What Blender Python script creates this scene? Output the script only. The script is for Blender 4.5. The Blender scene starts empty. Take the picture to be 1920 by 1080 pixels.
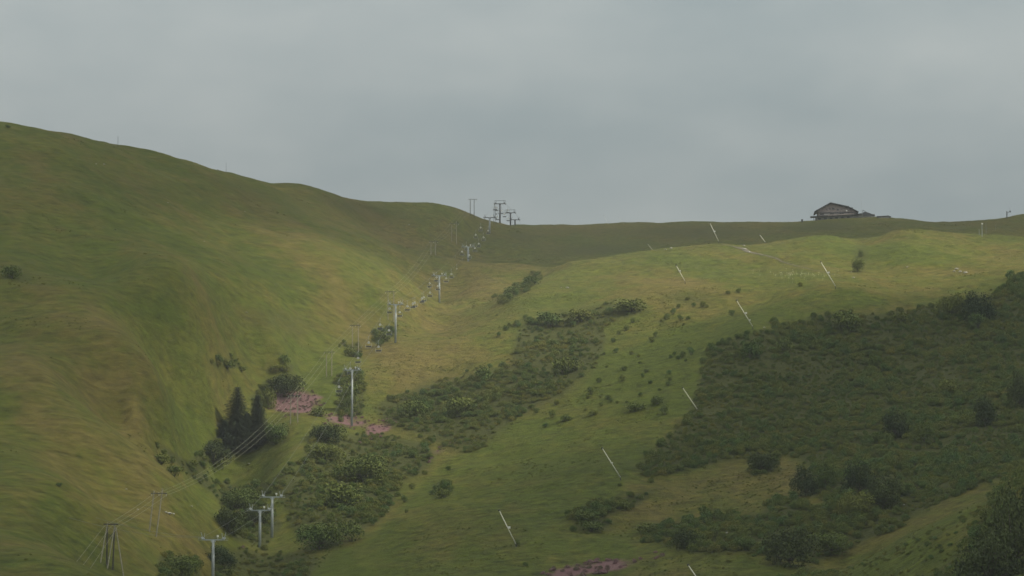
import bpy, bmesh, math, random
import numpy as np
from mathutils import Vector, Matrix
random.seed(7); rng = np.random.default_rng(7)
scene = bpy.context.scene
COL = scene.collection

# ------------------------------------------------------------------ camera
PITCH = math.radians(6.0)
FPX = 5000.0                                   # focal length in pixels of a 1920 wide picture
cam_data = bpy.data.cameras.new('camera'); cam = bpy.data.objects.new('camera', cam_data); COL.objects.link(cam)
cam_data.sensor_width = 36.0; cam_data.lens = FPX/1920*36
cam_data.clip_start = 1.0; cam_data.clip_end = 20000
cam.location = (0, 0, 0); cam.rotation_euler = (math.pi/2 + PITCH, 0, 0)
scene.camera = cam

# ------------------------------------------------------------------ sky, sun, exposure
SUN_EL = math.radians(46); SUN_AZ = math.radians(92)      # azimuth from +Y towards +X
SUN_DIR = Vector((math.sin(SUN_AZ)*math.cos(SUN_EL), math.cos(SUN_AZ)*math.cos(SUN_EL), math.sin(SUN_EL)))
world = bpy.data.worlds.new('World'); scene.world = world; world.use_nodes = True
nt = world.node_tree; nt.nodes.clear()
def N(t, k, **kw):
    n = t.nodes.new(k)
    for a, b in kw.items(): setattr(n, a, b)
    return n
wo = N(nt, 'ShaderNodeOutputWorld'); wb = N(nt, 'ShaderNodeBackground')
sky = N(nt, 'ShaderNodeTexSky', sky_type='NISHITA', sun_disc=False, sun_elevation=SUN_EL, sun_rotation=SUN_AZ)
sky.air_density = 1.0; sky.dust_density = 3.0
skm = N(nt, 'ShaderNodeVectorMath', operation='SCALE'); skm.inputs['Scale'].default_value = 0.9
nt.links.new(sky.outputs[0], skm.inputs[0])
tc = N(nt, 'ShaderNodeTexCoord')
def wnoise(scale, detail, rough, sx, sy, sz, off):
    mp = N(nt, 'ShaderNodeMapping'); mp.inputs['Scale'].default_value = (sx, sy, sz); mp.inputs['Location'].default_value = off
    nz = N(nt, 'ShaderNodeTexNoise'); nz.inputs['Scale'].default_value = scale; nz.inputs['Detail'].default_value = detail; nz.inputs['Roughness'].default_value = rough
    nt.links.new(tc.outputs['Generated'], mp.inputs[0]); nt.links.new(mp.outputs[0], nz.inputs['Vector']); return nz
n1 = wnoise(7.0, 5, 0.5, 1, 1, 2.2, (0.3, 0.1, 0.45))
n2 = wnoise(22.0, 4, 0.5, 1, 1, 2.0, (0.0, 0.7, 0.2))
mx = N(nt, 'ShaderNodeMath', operation='MULTIPLY_ADD'); mx.inputs[1].default_value = 0.28; nt.links.new(n2.outputs[0], mx.inputs[0]); nt.links.new(n1.outputs[0], mx.inputs[2])
cr = N(nt, 'ShaderNodeValToRGB'); nt.links.new(mx.outputs[0], cr.inputs[0])
cr.color_ramp.elements[0].position = 0.42; cr.color_ramp.elements[0].color = (0.298, 0.350, 0.358, 1)
cr.color_ramp.elements[1].position = 0.86; cr.color_ramp.elements[1].color = (0.430, 0.464, 0.452, 1)
# standard overcast brightening towards the zenith: (1 + 2 sin e)
sp = N(nt, 'ShaderNodeSeparateXYZ'); nt.links.new(tc.outputs['Generated'], sp.inputs[0])
zm = N(nt, 'ShaderNodeMath', operation='MAXIMUM'); zm.inputs[1].default_value = 0.0; nt.links.new(sp.outputs[2], zm.inputs[0])
zs = N(nt, 'ShaderNodeMath', operation='MULTIPLY_ADD'); zs.inputs[1].default_value = 1.4; zs.inputs[2].default_value = 0.80; nt.links.new(zm.outputs[0], zs.inputs[0])
cl = N(nt, 'ShaderNodeVectorMath', operation='SCALE'); nt.links.new(cr.outputs[0], cl.inputs[0]); nt.links.new(zs.outputs[0], cl.inputs['Scale'])
cl2 = N(nt, 'ShaderNodeVectorMath', operation='SCALE'); nt.links.new(cl.outputs[0], cl2.inputs[0]); cl2.inputs['Scale'].default_value = 11.4
mixw = N(nt, 'ShaderNodeMixRGB'); mixw.inputs[0].default_value = 0.93
nt.links.new(skm.outputs[0], mixw.inputs[1]); nt.links.new(cl2.outputs[0], mixw.inputs[2])
nt.links.new(mixw.outputs[0], wb.inputs[0]); wb.inputs[1].default_value = 0.1
nt.links.new(wb.outputs[0], wo.inputs[0])

sd = bpy.data.lights.new('sun', 'SUN'); sun = bpy.data.objects.new('sun', sd); COL.objects.link(sun)
sd.energy = 5.0; sd.angle = math.radians(3.0); sd.color = (1.0, 0.91, 0.72)
sun.rotation_euler = SUN_DIR.to_track_quat('Z', 'Y').to_euler(); sun.location = (300, 0, 600)

scene.view_settings.view_transform = 'Standard'; scene.view_settings.look = 'None'
scene.view_settings.exposure = 0.17; scene.view_settings.gamma = 1.0; scene.view_settings.use_curve_mapping = False
scene.render.engine = 'CYCLES'
scene.cycles.max_bounces = 6; scene.cycles.diffuse_bounces = 2; scene.cycles.volume_bounces = 0
scene.cycles.transparent_max_bounces = 16

# ------------------------------------------------------------------ small helpers
def tag(o, label=None, cat=None, group=None, kind=None):
    if label: o['label'] = label
    if cat: o['category'] = cat
    if group: o['group'] = group
    if kind: o['kind'] = kind
    return o
def empty(name, loc, label, cat, group=None, rz=0.0):
    o = bpy.data.objects.new(name, None); COL.objects.link(o); o.location = loc; o.rotation_euler = (0, 0, rz)
    o.empty_display_size = 0.5
    return tag(o, label, cat, group)
def np_mesh(name, verts, faces, mat=None, smooth=False):
    me = bpy.data.meshes.new(name)
    me.from_pydata([tuple(map(float, v)) for v in verts], [], faces)
    if mat: me.materials.append(mat)
    if smooth: me.polygons.foreach_set('use_smooth', [True]*len(me.polygons))
    me.update(); return me
def quad_mesh(name, V, F, mat=None, smooth=False):
    """fast mesh from numpy (n,3) verts and (m,4) faces"""
    me = bpy.data.meshes.new(name)
    V = np.asarray(V, dtype=np.float32); F = np.asarray(F, dtype=np.int32)
    k = F.shape[1]
    me.vertices.add(len(V)); me.vertices.foreach_set('co', V.ravel())
    me.loops.add(F.size); me.loops.foreach_set('vertex_index', F.ravel())
    me.polygons.add(len(F)); me.polygons.foreach_set('loop_start', np.arange(len(F), dtype=np.int32)*k)
    try: me.polygons.foreach_set('loop_total', np.full(len(F), k, dtype=np.int32))
    except Exception: pass
    if mat: me.materials.append(mat)
    if smooth: me.polygons.foreach_set('use_smooth', np.ones(len(F), dtype=bool))
    me.update(calc_edges=True); return me
def link(name, me, parent=None, loc=None, rot=None, scale=None):
    o = bpy.data.objects.new(name, me); COL.objects.link(o)
    if parent: o.parent = parent
    if loc is not None: o.location = loc
    if rot is not None: o.rotation_euler = rot
    if scale is not None: o.scale = scale if hasattr(scale, '__len__') else (scale,)*3
    return o
class MB:
    """collects boxes, tubes and faces, builds ONE mesh"""
    def __init__(s): s.v = []; s.f = []
    def box(s, c, d, rz=0.0, M=None):
        b = len(s.v); cx, cy, cz = c; hx, hy, hz = d[0]/2, d[1]/2, d[2]/2
        R = M if M is not None else Matrix.Rotation(rz, 3, 'Z')
        for z in (-hz, hz):
            for x, y in ((-hx, -hy), (hx, -hy), (hx, hy), (-hx, hy)):
                p = R @ Vector((x, y, z)); s.v.append((cx+p.x, cy+p.y, cz+p.z))
        s.f += [(b, b+3, b+2, b+1), (b+4, b+5, b+6, b+7), (b, b+1, b+5, b+4), (b+1, b+2, b+6, b+5), (b+2, b+3, b+7, b+6), (b+3, b, b+4, b+7)]
        return s
    def tube(s, p, q, r0, r1=None, n=8):
        return s.path([p, q], [r0, r0 if r1 is None else r1], n)
    def path(s, pts, rs, n=6):
        pts = [Vector(p) for p in pts]; b = len(s.v)
        if not hasattr(rs, '__len__'): rs = [rs]*len(pts)
        for i, p in enumerate(pts):
            t = (pts[min(i+1, len(pts)-1)] - pts[max(i-1, 0)]).normalized()
            a = Vector((0, 0, 1)) if abs(t.z) < 0.9 else Vector((1, 0, 0))
            u = t.cross(a).normalized(); w = t.cross(u)
            for k in range(n):
                th = 2*math.pi*k/n; c = p + (u*math.cos(th) + w*math.sin(th))*rs[i]; s.v.append(tuple(c))
        for i in range(len(pts)-1):
            for k in range(n):
                k2 = (k+1) % n; s.f.append((b+i*n+k, b+i*n+k2, b+(i+1)*n+k2, b+(i+1)*n+k))
        s.f.append(tuple(b+k for k in range(n))[::-1]); s.f.append(tuple(b+(len(pts)-1)*n+k for k in range(n)))
        return s
    def disc(s, c, axis, r, w, n=12):
        a = Vector(axis).normalized(); return s.tube(Vector(c)-a*w/2, Vector(c)+a*w/2, r, r, n)
    def face(s, pts):
        b = len(s.v); s.v += [tuple(p) for p in pts]; s.f.append(tuple(range(b, b+len(pts)))); return s
    def prism(s, poly, y0, y1):
        """poly in x,z extruded along y"""
        b = len(s.v); n = len(poly)
        s.v += [(x, y0, z) for x, z in poly] + [(x, y1, z) for x, z in poly]
        s.f.append(tuple(range(b, b+n))); s.f.append(tuple(range(b+2*n-1, b+n-1, -1)))
        for i in range(n):
            j = (i+1) % n; s.f.append((b+j, b+i, b+n+i, b+n+j))
        return s
    def build(s, name, mat, parent=None, loc=None, smooth=False):
        return link(name, np_mesh(name, s.v, s.f, mat, smooth), parent, loc)

# ------------------------------------------------------------------ materials
def simple_mat(name, col, rough=0.6, metal=0.0, var=0.25, vscale=1.5, bump=0.0, spec=0.4):
    m = bpy.data.materials.new(name); m.use_nodes = True; t = m.node_tree; b = t.nodes['Principled BSDF']
    g = N(t, 'ShaderNodeTexCoord'); nz = N(t, 'ShaderNodeTexNoise'); nz.inputs['Scale'].default_value = vscale; nz.inputs['Detail'].default_value = 4
    t.links.new(g.outputs['Object'], nz.inputs['Vector'])
    r = N(t, 'ShaderNodeValToRGB'); t.links.new(nz.outputs[0], r.inputs[0])
    r.color_ramp.elements[0].position = 0.3; r.color_ramp.elements[1].position = 0.7
    r.color_ramp.elements[0].color = (*[c*(1-var) for c in col], 1); r.color_ramp.elements[1].color = (*[min(1, c*(1+var)) for c in col], 1)
    t.links.new(r.outputs[0], b.inputs['Base Color']); b.inputs['Roughness'].default_value = rough; b.inputs['Metallic'].default_value = metal
    b.inputs['Specular IOR Level'].default_value = spec
    if bump:
        bp = N(t, 'ShaderNodeBump'); bp.inputs['Strength'].default_value = bump; bp.inputs['Distance'].default_value = 0.05
        t.links.new(nz.outputs[0], bp.inputs['Height']); t.links.new(bp.outputs[0], b.inputs['Normal'])
    return m
def leaf_mat(name, dark, light, warm, spec=0.15):
    m = bpy.data.materials.new(name); m.use_nodes = True; t = m.node_tree; b = t.nodes['Principled BSDF']
    g = N(t, 'ShaderNodeNewGeometry'); nz = N(t, 'ShaderNodeTexNoise'); nz.inputs['Scale'].default_value = 0.55; nz.inputs['Detail'].default_value = 5; nz.inputs['Roughness'].default_value = 0.7
    t.links.new(g.outputs['Position'], nz.inputs['Vector'])
    r = N(t, 'ShaderNodeValToRGB'); t.links.new(nz.outputs[0], r.inputs[0])
    r.color_ramp.elements[0].position = 0.35; r.color_ramp.elements[1].position = 0.68
    r.color_ramp.elements[0].color = (*dark, 1); r.color_ramp.elements[1].color = (*light, 1)
    nb = N(t, 'ShaderNodeTexNoise'); nb.inputs['Scale'].default_value = 0.045; nb.inputs['Detail'].default_value = 3
    t.links.new(g.outputs['Position'], nb.inputs['Vector'])
    oi = N(t, 'ShaderNodeObjectInfo')
    ad = N(t, 'ShaderNodeMath', operation='MULTIPLY_ADD'); ad.inputs[1].default_value = 0.45; t.links.new(oi.outputs['Random'], ad.inputs[0]); t.links.new(nb.outputs[0], ad.inputs[2])
    mr = N(t, 'ShaderNodeMapRange'); mr.inputs[1].default_value = 0.45; mr.inputs[2].default_value = 1.0; mr.inputs[3].default_value = 0.0; mr.inputs[4].default_value = 1.0
    t.links.new(ad.outputs[0], mr.inputs[0])
    mx = N(t, 'ShaderNodeMixRGB'); t.links.new(mr.outputs[0], mx.inputs[0]); t.links.new(r.outputs[0], mx.inputs[1]); mx.inputs[2].default_value = (*warm, 1)
    t.links.new(mx.outputs[0], b.inputs['Base Color']); b.inputs['Roughness'].default_value = 0.75; b.inputs['Specular IOR Level'].default_value = spec
    return m
M_STEEL = simple_mat('galvanised_steel', (0.36, 0.40, 0.42), 0.5, 0.3, 0.15)
M_DARK = simple_mat('dark_steel', (0.075, 0.08, 0.095), 0.5, 0.3)
M_WHITE = simple_mat('white_plate', (0.88, 0.88, 0.86), 0.4, 0, 0.03)
M_LANCE = simple_mat('lance_paint', (0.80, 0.79, 0.70), 0.35, 0, 0.05)
M_WOOD = simple_mat('weathered_pole_wood', (0.30, 0.28, 0.22), 0.8, 0, 0.25, 3)
M_WOODDK = simple_mat('dark_pole_wood', (0.07, 0.065, 0.055), 0.8, 0, 0.25, 3)
M_WIRE = simple_mat('wire', (0.26, 0.26, 0.20), 0.5, 0.1, 0.05)
M_ROPE = simple_mat('steel_rope', (0.12, 0.13, 0.12), 0.5, 0.3, 0.05)
M_CHAIR = simple_mat('chair_seat', (0.09, 0.095, 0.10), 0.6)
M_CLAD = simple_mat('grey_timber_cladding', (0.34, 0.285, 0.28), 0.8, 0, 0.35, 1.2, 0.3)
M_STONEW = simple_mat('rubble_wall', (0.25, 0.25, 0.235), 0.85, 0, 0.4, 1.5, 0.4)
M_ROOF = simple_mat('roof_sheet', (0.07, 0.075, 0.085), 0.55, 0.1, 0.25, 0.8)
M_GLASS = simple_mat('window_glass', (0.03, 0.035, 0.04), 0.12, 0, 0.1)
M_TRIM = simple_mat('pale_shutter', (0.50, 0.48, 0.46), 0.7, 0, 0.1)
M_ROCK = simple_mat('pale_rock', (0.42, 0.41, 0.38), 0.85, 0, 0.35, 2, 0.5)
M_BARK = simple_mat('bark', (0.10, 0.085, 0.065), 0.9, 0, 0.3, 4)
M_LEAF = leaf_mat('alder_leaves', (0.043, 0.081, 0.021), (0.118, 0.171, 0.038), (0.155, 0.171, 0.037))
M_LEAF2 = leaf_mat('willow_leaves', (0.053, 0.102, 0.034), (0.123, 0.195, 0.053), (0.132, 0.158, 0.037))
M_LEAF3 = leaf_mat('low_scrub_leaves', (0.061, 0.093, 0.023), (0.140, 0.171, 0.038), (0.185, 0.176, 0.040))
M_TREE = leaf_mat('tree_leaves', (0.016, 0.032, 0.011), (0.046, 0.072, 0.022), (0.060, 0.078, 0.022))
M_NEEDLE = leaf_mat('spruce_needles', (0.016, 0.030, 0.017), (0.048, 0.070, 0.036), (0.042, 0.058, 0.028))
# ------------------------------------------------------------------ terrain
def ab(px, py):
    a = (np.asarray(px, float)-960)/FPX; b = (540-np.asarray(py, float))/FPX
    cy = math.cos(PITCH) - b*math.sin(PITCH)
    return a/cy, (math.sin(PITCH) + b*math.cos(PITCH))/cy          # X/Y, Z/Y
def proj(x, y, z):
    c, s = math.cos(PITCH), math.sin(PITCH)
    f = y*c + z*s; u = -y*s + z*c
    return 960 + FPX*x/f, 540 - FPX*u/f
CP = [
 # left hill face up to its skyline
 (0,1080,520),(0,930,620),(0,780,720),(0,640,810),(0,500,915),(0,380,1020),(0,300,1095),(0,237,1165),(0,258,1290),(0,320,1500),
 (200,1080,610),(200,950,690),(200,640,828),(200,520,950),(200,400,1060),(200,310,1160),(200,272,1225),(200,296,1350),(200,340,1550),
 (100,700,770),(100,245,1190),(300,460,1030),(300,560,918),(300,290,1265),
 (400,620,950),(400,540,992),(400,450,1110),(400,370,1220),(400,314,1305),(400,335,1420),(400,370,1600),
 (520,345,1360),(520,370,1480),(520,560,1050),(520,480,1130),(520,410,1240),(600,358,1390),(520,640,1010),
 (640,412,1335),(640,372,1420),(640,390,1510),(640,480,1170),(640,560,1110),(640,445,1240),
 (700,437,1325),(700,451,1365),(700,420,1410),(700,381,1450),(700,396,1540),(700,520,1170),
 (760,461,1315),(760,473,1358),(740,560,1140),(760,520,1200),
 (830,483,1300),(830,495,1350),(830,445,1420),(800,425,1425),(780,384,1470),(835,388,1475),(850,430,1440),(850,402,1560),
 (900,496,1295),(900,507,1345),(900,455,1450),(885,408,1490),(937,421,1540),(900,425,1600),
 (970,500,1292),(970,510,1340),(970,458,1450),(965,421,1630),(1000,424,1700),
 # left lower spurs and gullies
 (200,790,745),(270,860,735),(350,925,742),(425,985,752),(120,900,650),(300,1000,690),(300,1080,640),(400,1065,705),(120,1040,570),
 (230,812,800),(300,884,787),(370,956,787),(440,995,790),
 (250,760,802),(300,822,818),(345,868,832),(400,925,838),(440,960,850),(300,720,826),
 (360,870,885),(420,935,880),(250,690,822),(330,760,853),(370,800,874),(380,690,925),
 (400,850,912),(440,838,925),(490,815,935),(420,750,945),(440,690,972),(500,700,1000),
 (470,960,835),(500,900,860),(540,850,890),(600,800,935),
 # right bank with the lift
 (402,1120,700),(440,1080,730),(492,1025,771),(510,1010,786),(550,795,930),(560,950,810),(620,860,900),(660,800,949),
 (550,755,985),(570,700,1020),(620,690,1030),(660,665,1060),(610,720,1000),(720,636,1085),(690,600,1110),
 (740,640,1067),(780,605,1140),(823,575,1226),(860,530,1260),(880,555,1215),(930,530,1240),(930,500,1290),
 (930,566,1195),(985,545,1165),(1000,532,1235),
 # right hill crest, hidden ground behind it, far ridge
 (960,556,1188),(1010,527,1215),(1065,490,1245),(1120,485,1250),(1200,470,1262),(1275,461,1270),(1345,453,1275),(1430,454,1280),(1490,443,1282),(1560,440,1285),
 (1620,460,1272),(1680,434,1290),(1740,431,1295),(1800,437,1305),(1860,442,1320),(1920,448,1330),
 (1065,512,1300),(1120,505,1310),(1200,492,1325),(1345,474,1345),(1500,461,1355),(1620,456,1350),(1720,447,1365),(1850,450,1385),(1920,452,1400),
 (1065,462,1450),(1200,452,1460),(1345,440,1450),(1500,434,1445),(1620,428,1430),(1760,428,1440),(1880,428,1450),
 (1070,423,1630),(1150,421,1610),(1200,419,1600),(1330,416,1570),(1430,419,1550),(1520,416,1515),(1580,411,1503),(1640,405,1500),(1690,406,1500),(1740,413,1505),(1790,416,1520),(1850,414,1520),(1890,407,1510),(1930,402,1510),
 (1070,440,1750),(1200,435,1750),(1400,435,1700),(1600,430,1650),(1800,430,1650),(1920,425,1650),
 # bench on the right hill and its front edge
 (1100,520,1195),(1200,502,1205),(1340,492,1210),(1420,500,1195),(1500,488,1200),(1590,510,1150),(1620,494,1208),(1680,470,1215),(1760,490,1180),(1850,480,1210),
 (1010,580,1120),(1080,568,1125),(1150,556,1122),(1220,547,1118),(1290,544,1112),(1350,550,1098),(1420,565,1075),(1260,530,1150),
 (1290,570,1090),(1220,575,1085),
 (1566,536,1075),(1660,540,1090),(1760,530,1110),(1800,508,1145),(1900,505,1120),
 # piste
 (1411,612,995),(1340,630,1010),(1360,680,960),(1250,680,980),(1307,767,905),(1200,780,905),(1163,895,800),(1050,880,830),(967,1020,725),(850,960,775),(820,1070,700),
 (1100,980,745),(1200,1000,735),(1150,1080,680),(1300,930,780),(1400,900,790),(1350,1000,715),(1290,1080,665),
 # left scrub bank
 (1150,580,1090),(1100,640,1045),(1000,640,1055),(1000,720,985),(900,700,1015),(900,620,1090),(820,620,1140),(820,700,1030),(760,700,1025),(750,770,980),(850,790,950),(930,810,925),
 (800,880,880),(700,860,900),(700,930,840),(620,930,830),(600,1010,765),(680,1000,770),(560,1070,725),(700,1080,710),
 # right scrub slope
 (1480,640,990),(1550,600,1015),(1700,590,1025),(1820,580,1030),(1920,530,1065),(1500,720,935),(1650,690,950),(1800,680,945),(1920,650,960),
 (1400,790,880),(1520,800,865),(1680,790,860),(1820,780,855),(1920,760,860),(1480,870,810),(1640,880,785),(1780,870,780),(1920,850,790),
 (1500,960,735),(1600,960,725),(1700,940,725),(1820,910,735),(1920,890,740),(1450,1050,680),
 # near spur at the lower right
 (1560,1078,620),(1640,1035,612),(1720,992,605),(1820,950,598),(1920,915,590),
 (1560,1070,680),(1660,1045,655),(1760,985,660),(1860,945,660),(1940,915,665),
 (1640,1100,570),(1780,1060,550),(1900,1010,540),(1920,1080,500),
]
for y0 in (1200, 1350):
    for x0 in range(0, 2000, 200): CP.append((x0, y0, 480 if y0 == 1200 else 400))
E = []
for (x0, y0, d0) in CP:                                     # let the land carry on past both sides of the picture
    if x0 <= 0: E += [(x0-200, y0, d0-15), (x0-450, y0+15, d0-25)]
    if x0 >= 1900: E += [(x0+190, y0-8, d0-5), (x0+430, y0-12, d0-15)]
CP += E
CPA = np.array(CP, float); _a, _t = ab(CPA[:, 0], CPA[:, 1])
PX = _a*CPA[:, 2]; PY = CPA[:, 2]*1.0; PZ = _t*CPA[:, 2]
SY = 0.5
def _phi(r2): return 0.5*r2*np.log(r2 + 1e-9)
def tps_fit(x, y, z, lam):
    n = len(x); r2 = (x[:, None]-x[None])**2 + (y[:, None]-y[None])**2
    A = np.zeros((n+3, n+3)); A[:n, :n] = _phi(r2) + lam*np.eye(n); A[:n, n] = 1; A[:n, n+1] = x; A[:n, n+2] = y
    A[n, :n] = 1; A[n+1, :n] = x; A[n+2, :n] = y
    return np.linalg.solve(A, np.concatenate([z, [0, 0, 0]]))
_w = tps_fit(PX/100, PY*SY/100, PZ, 0.0015)
def tps(x, y):
    sh = x.shape; x = x.ravel()/100; y = y.ravel()*SY/100; out = np.empty(len(x)); qx = PX/100; qy = PY*SY/100
    for i in range(0, len(x), 20000):
        xs = x[i:i+20000]; ys = y[i:i+20000]
        r2 = (xs[:, None]-qx[None])**2 + (ys[:, None]-qy[None])**2
        out[i:i+20000] = _phi(r2) @ _w[:-3] + _w[-3] + _w[-2]*xs + _w[-1]*ys
    return out.reshape(sh)
_tab = [rng.random((256, 256)) for _ in range(6)]
def vnoise(x, y, k=0):
    T = _tab[k % 6]; xi = np.floor(x).astype(int); yi = np.floor(y).astype(int); fx = x-xi; fy = y-yi
    fx = fx*fx*fx*(fx*(fx*6-15)+10); fy = fy*fy*fy*(fy*(fy*6-15)+10)
    g = lambda i, j: T[i & 255, j & 255]
    return (g(xi, yi)*(1-fx)+g(xi+1, yi)*fx)*(1-fy) + (g(xi, yi+1)*(1-fx)+g(xi+1, yi+1)*fx)*fy - 0.5
def fbm(x, y, L, o=4, k=0, g=0.5):
    s = np.zeros_like(x); a = 1.0
    for i in range(o):
        s += a*vnoise(x/L+17.3*i, y/L+9.1*i, k+i); a *= g; L *= 0.5
    return s
def sstep(a, b, x):
    t = np.clip((x-a)/(b-a), 0, 1); return t*t*(3-2*t)

U = np.concatenate([-np.geomspace(0.235, 1.0, 30)[::-1], np.linspace(-0.215, 0.215, 860), np.geomspace(0.235, 1.0, 30)])
D = np.concatenate([np.linspace(-300, 440, 22), np.linspace(470, 1680, 900), np.geomspace(1700, 3400, 22)])
UU, DD = np.meshgrid(U, D)
GX = UU*np.maximum(DD, 480.0); GY = DD
cx_ = np.clip(UU, -0.27, 0.27); dc = np.clip(DD, 430, 1760)
base = tps(cx_*dc, dc)
# rows nearer than the slope: a valley, then the knoll with the camera
fl = sstep(480, 250, DD); near = -48 + 34*sstep(200, 0, DD)
base = base*(1-fl) + near*fl
fr = sstep(1700, 2300, DD); base = base*(1-fr) + (60)*fr
amp = sstep(430, 560, DD)
px_, py_ = proj(GX, np.maximum(GY, 300), base)
# scattered relief: broad swells, ribs running down to the right on the left hill, hummocks, tussocks
lefty = sstep(0.0, -0.09, UU)
fx_, fy_ = 0.36, -0.93
al = GX*fx_ + GY*fy_; ac = GX*fy_ - GY*fx_
rib = (0.5-np.abs(fbm(ac, al*0.22, 42.0, 3, 1)))
rel = 2.2*fbm(GX, GY*0.8, 55, 3, 0) + 2.0*lefty*(rib-0.35)*1.3 + 1.1*fbm(GX*0.8, GY, 19, 4, 2) + 0.16*fbm(GX, GY, 2.4, 2, 3)
crest = np.ones_like(base)
BASEZ = base.copy()
GZ = base + rel*amp
def grid_h(x, y):
    x = np.asarray(x, float); y = np.asarray(y, float); u = x/np.maximum(y, 480.0)
    iu = np.clip(np.searchsorted(U, u)-1, 0, len(U)-2); iy = np.clip(np.searchsorted(D, y)-1, 0, len(D)-2)
    fu = np.clip((u-U[iu])/(U[iu+1]-U[iu]), 0, 1); fy = np.clip((y-D[iy])/(D[iy+1]-D[iy]), 0, 1)
    return (GZ[iy, iu]*(1-fu)+GZ[iy, iu+1]*fu)*(1-fy) + (GZ[iy+1, iu]*(1-fu)+GZ[iy+1, iu+1]*fu)*fy
def H(x, y): return float(grid_h(x, y))
def hit(px, py, d0=480, d1=1700):
    """first ground point seen along the ray through a picture point"""
    a, t = ab(px, py); d = np.arange(d0, d1, 0.7); h = grid_h(a*d, d); k = np.nonzero(h >= t*d)[0]
    if len(k) == 0:
        k = [int(np.argmax(h/d))]
    dd = d[k[0]]; return Vector((a*dd, dd, H(a*dd, dd)))
def skyline(px, lo=480, hi=1700):
    d = np.arange(lo, hi, 1.0); a, _ = ab(px, 420); h = grid_h(a*d, d); k = int(np.argmax(h/d)); q = proj(a*d[k], d[k], h[k]); return q[1], d[k]
# ------------------------------------------------------------------ what grows where (patches of vegetation on the land, with some painted shade)
MW, MH = 640, 380                                          # raster covers px -300..2260 , py 100..1620  (4 px cells)
mxx, myy = np.meshgrid(np.arange(MW)*4.0-300, np.arange(MH)*4.0+100)
def poly_mask(polys, blur=2):
    m = np.zeros((MH, MW), bool)
    for P in polys:
        ins = np.zeros((MH, MW), bool); n = len(P)
        for i in range(n):
            x1, y1 = P[i]; x2, y2 = P[(i+1) % n]
            if y1 == y2: continue
            c = ((y1 > myy) != (y2 > myy)) & (mxx < (x2-x1)*(myy-y1)/(y2-y1)+x1); ins ^= c
        m |= ins
    m = m.astype(float)
    for _ in range(blur):
        p = np.pad(m, 1, mode='edge'); m = (p[:-2, 1:-1]+p[2:, 1:-1]+p[1:-1, :-2]+p[1:-1, 2:]+p[1:-1, 1:-1]*2)/6
    return m
def samp(m, px, py):
    x = np.clip((px+300)/4, 0, MW-1.001); y = np.clip((py-100)/4, 0, MH-1.001); i = x.astype(int); j = y.astype(int); fx = x-i; fy = y-j
    return (m[j, i]*(1-fx)+m[j, i+1]*fx)*(1-fy)+(m[j+1, i]*(1-fx)+m[j+1, i+1]*fx)*fy
P_RIGHT = [[(1190,882),(1215,858),(1250,826),(1275,800),(1295,765),(1312,715),(1330,665),(1350,645),(1405,628),(1500,603),(1560,589),(1640,592),(1700,585),(1770,572),(1860,560),(1890,532),(1925,512),(2250,480),(2250,880),(1925,885),(1880,895),(1800,925),(1700,975),(1640,1005),(1590,1030),(1520,1060),(1480,1030),(1500,985),(1560,950),(1510,915),(1530,880),(1480,850),(1400,858),(1330,872),(1260,888),(1215,893)],
           [(1065,972),(1090,955),(1150,940),(1200,925),(1240,915),(1200,945),(1140,968),(1085,985)],[(1070,990),(1140,972),(1150,990),(1090,1000)],
           [(1180,980),(1260,985),(1330,975),(1420,965),(1480,930),(1530,960),(1560,1010),(1480,1050),(1400,1035),(1300,1040),(1220,1012)],
           [(1400,860),(1450,850),(1455,880),(1410,885)],
           [(1890,890),(1925,870),(2250,860),(2250,1300),(1650,1300),(1720,1100),(1800,1040),(1850,960)],[(1400,1300),(1420,1110),(1480,1080),(1600,1095),(1640,1300)]]
P_LEFTBANK = [[(1005,600),(1060,582),(1110,578),(1165,565),(1212,568),(1205,585),(1130,612),(1140,640),(1125,672),(1090,700),(1060,740),(1010,762),(960,790),(905,835),(865,848),(835,838),(800,815),(740,800),(715,785),(700,762),(745,745),(800,725),(860,712),(900,695),(960,690),(965,650),(970,620)],
              [(575,820),(640,812),(720,815),(800,830),(820,860),(790,890),(755,905),(735,950),(700,985),(655,1005),(625,1030),(570,1030),(548,990),(540,955),(520,930),(545,900),(570,860)],
              [(400,1030),(440,1030),(500,1040),(600,1045),(580,1085),(400,1085)],[(815,905),(845,900),(840,930),(810,935)]]
P_GULLY = [[(272,828),(300,840),(330,870),(370,905),(400,930),(440,975),(455,1000),(500,1000),(490,960),(470,930),(520,925),(540,900),(560,860),(500,905),(450,920),(415,925),(390,895),(350,865),(310,840)],
           [(350,872),(395,830),(415,800),(425,835),(395,862),(380,885)],[(415,905),(480,920),(530,985),(500,1025),(440,1015),(420,975)],
           [(470,745),(500,712),(558,700),(565,728),(520,745),(495,765),(490,800),(540,800),(520,830),(470,828)],
           [(388,678),(440,674),(455,692),(410,692)],[(500,686),(552,684),(548,698),(505,696)],[(648,648),(675,640),(680,665),(655,672)],
           [(696,625),(735,612),(742,628),(705,648)],[(630,705),(672,690),(685,730),(680,780),(640,790)],
           [(928,562),(960,540),(1005,512),(1018,518),(990,545),(945,566)],
           [(300,1040),(370,1045),(380,1090),(300,1090)]]
P_PISTE = [[(1411,575),(1560,545),(1700,560),(1560,585),(1400,622),(1340,650),(1310,700),(1290,765),(1240,825),(1190,875),(1170,905),(1150,935),(1060,970),(1060,1000),(1180,1010),(1200,1060),(1100,1100),(560,1100),(640,1035),(720,985),(770,930),(850,850),(960,795),(1100,715),(1180,650),(1300,600)]]
P_SLOPE2 = [[(1060,975),(1200,925),(1210,900),(1470,862),(1520,900),(1500,950),(1300,985),(1100,1000)]]
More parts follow.
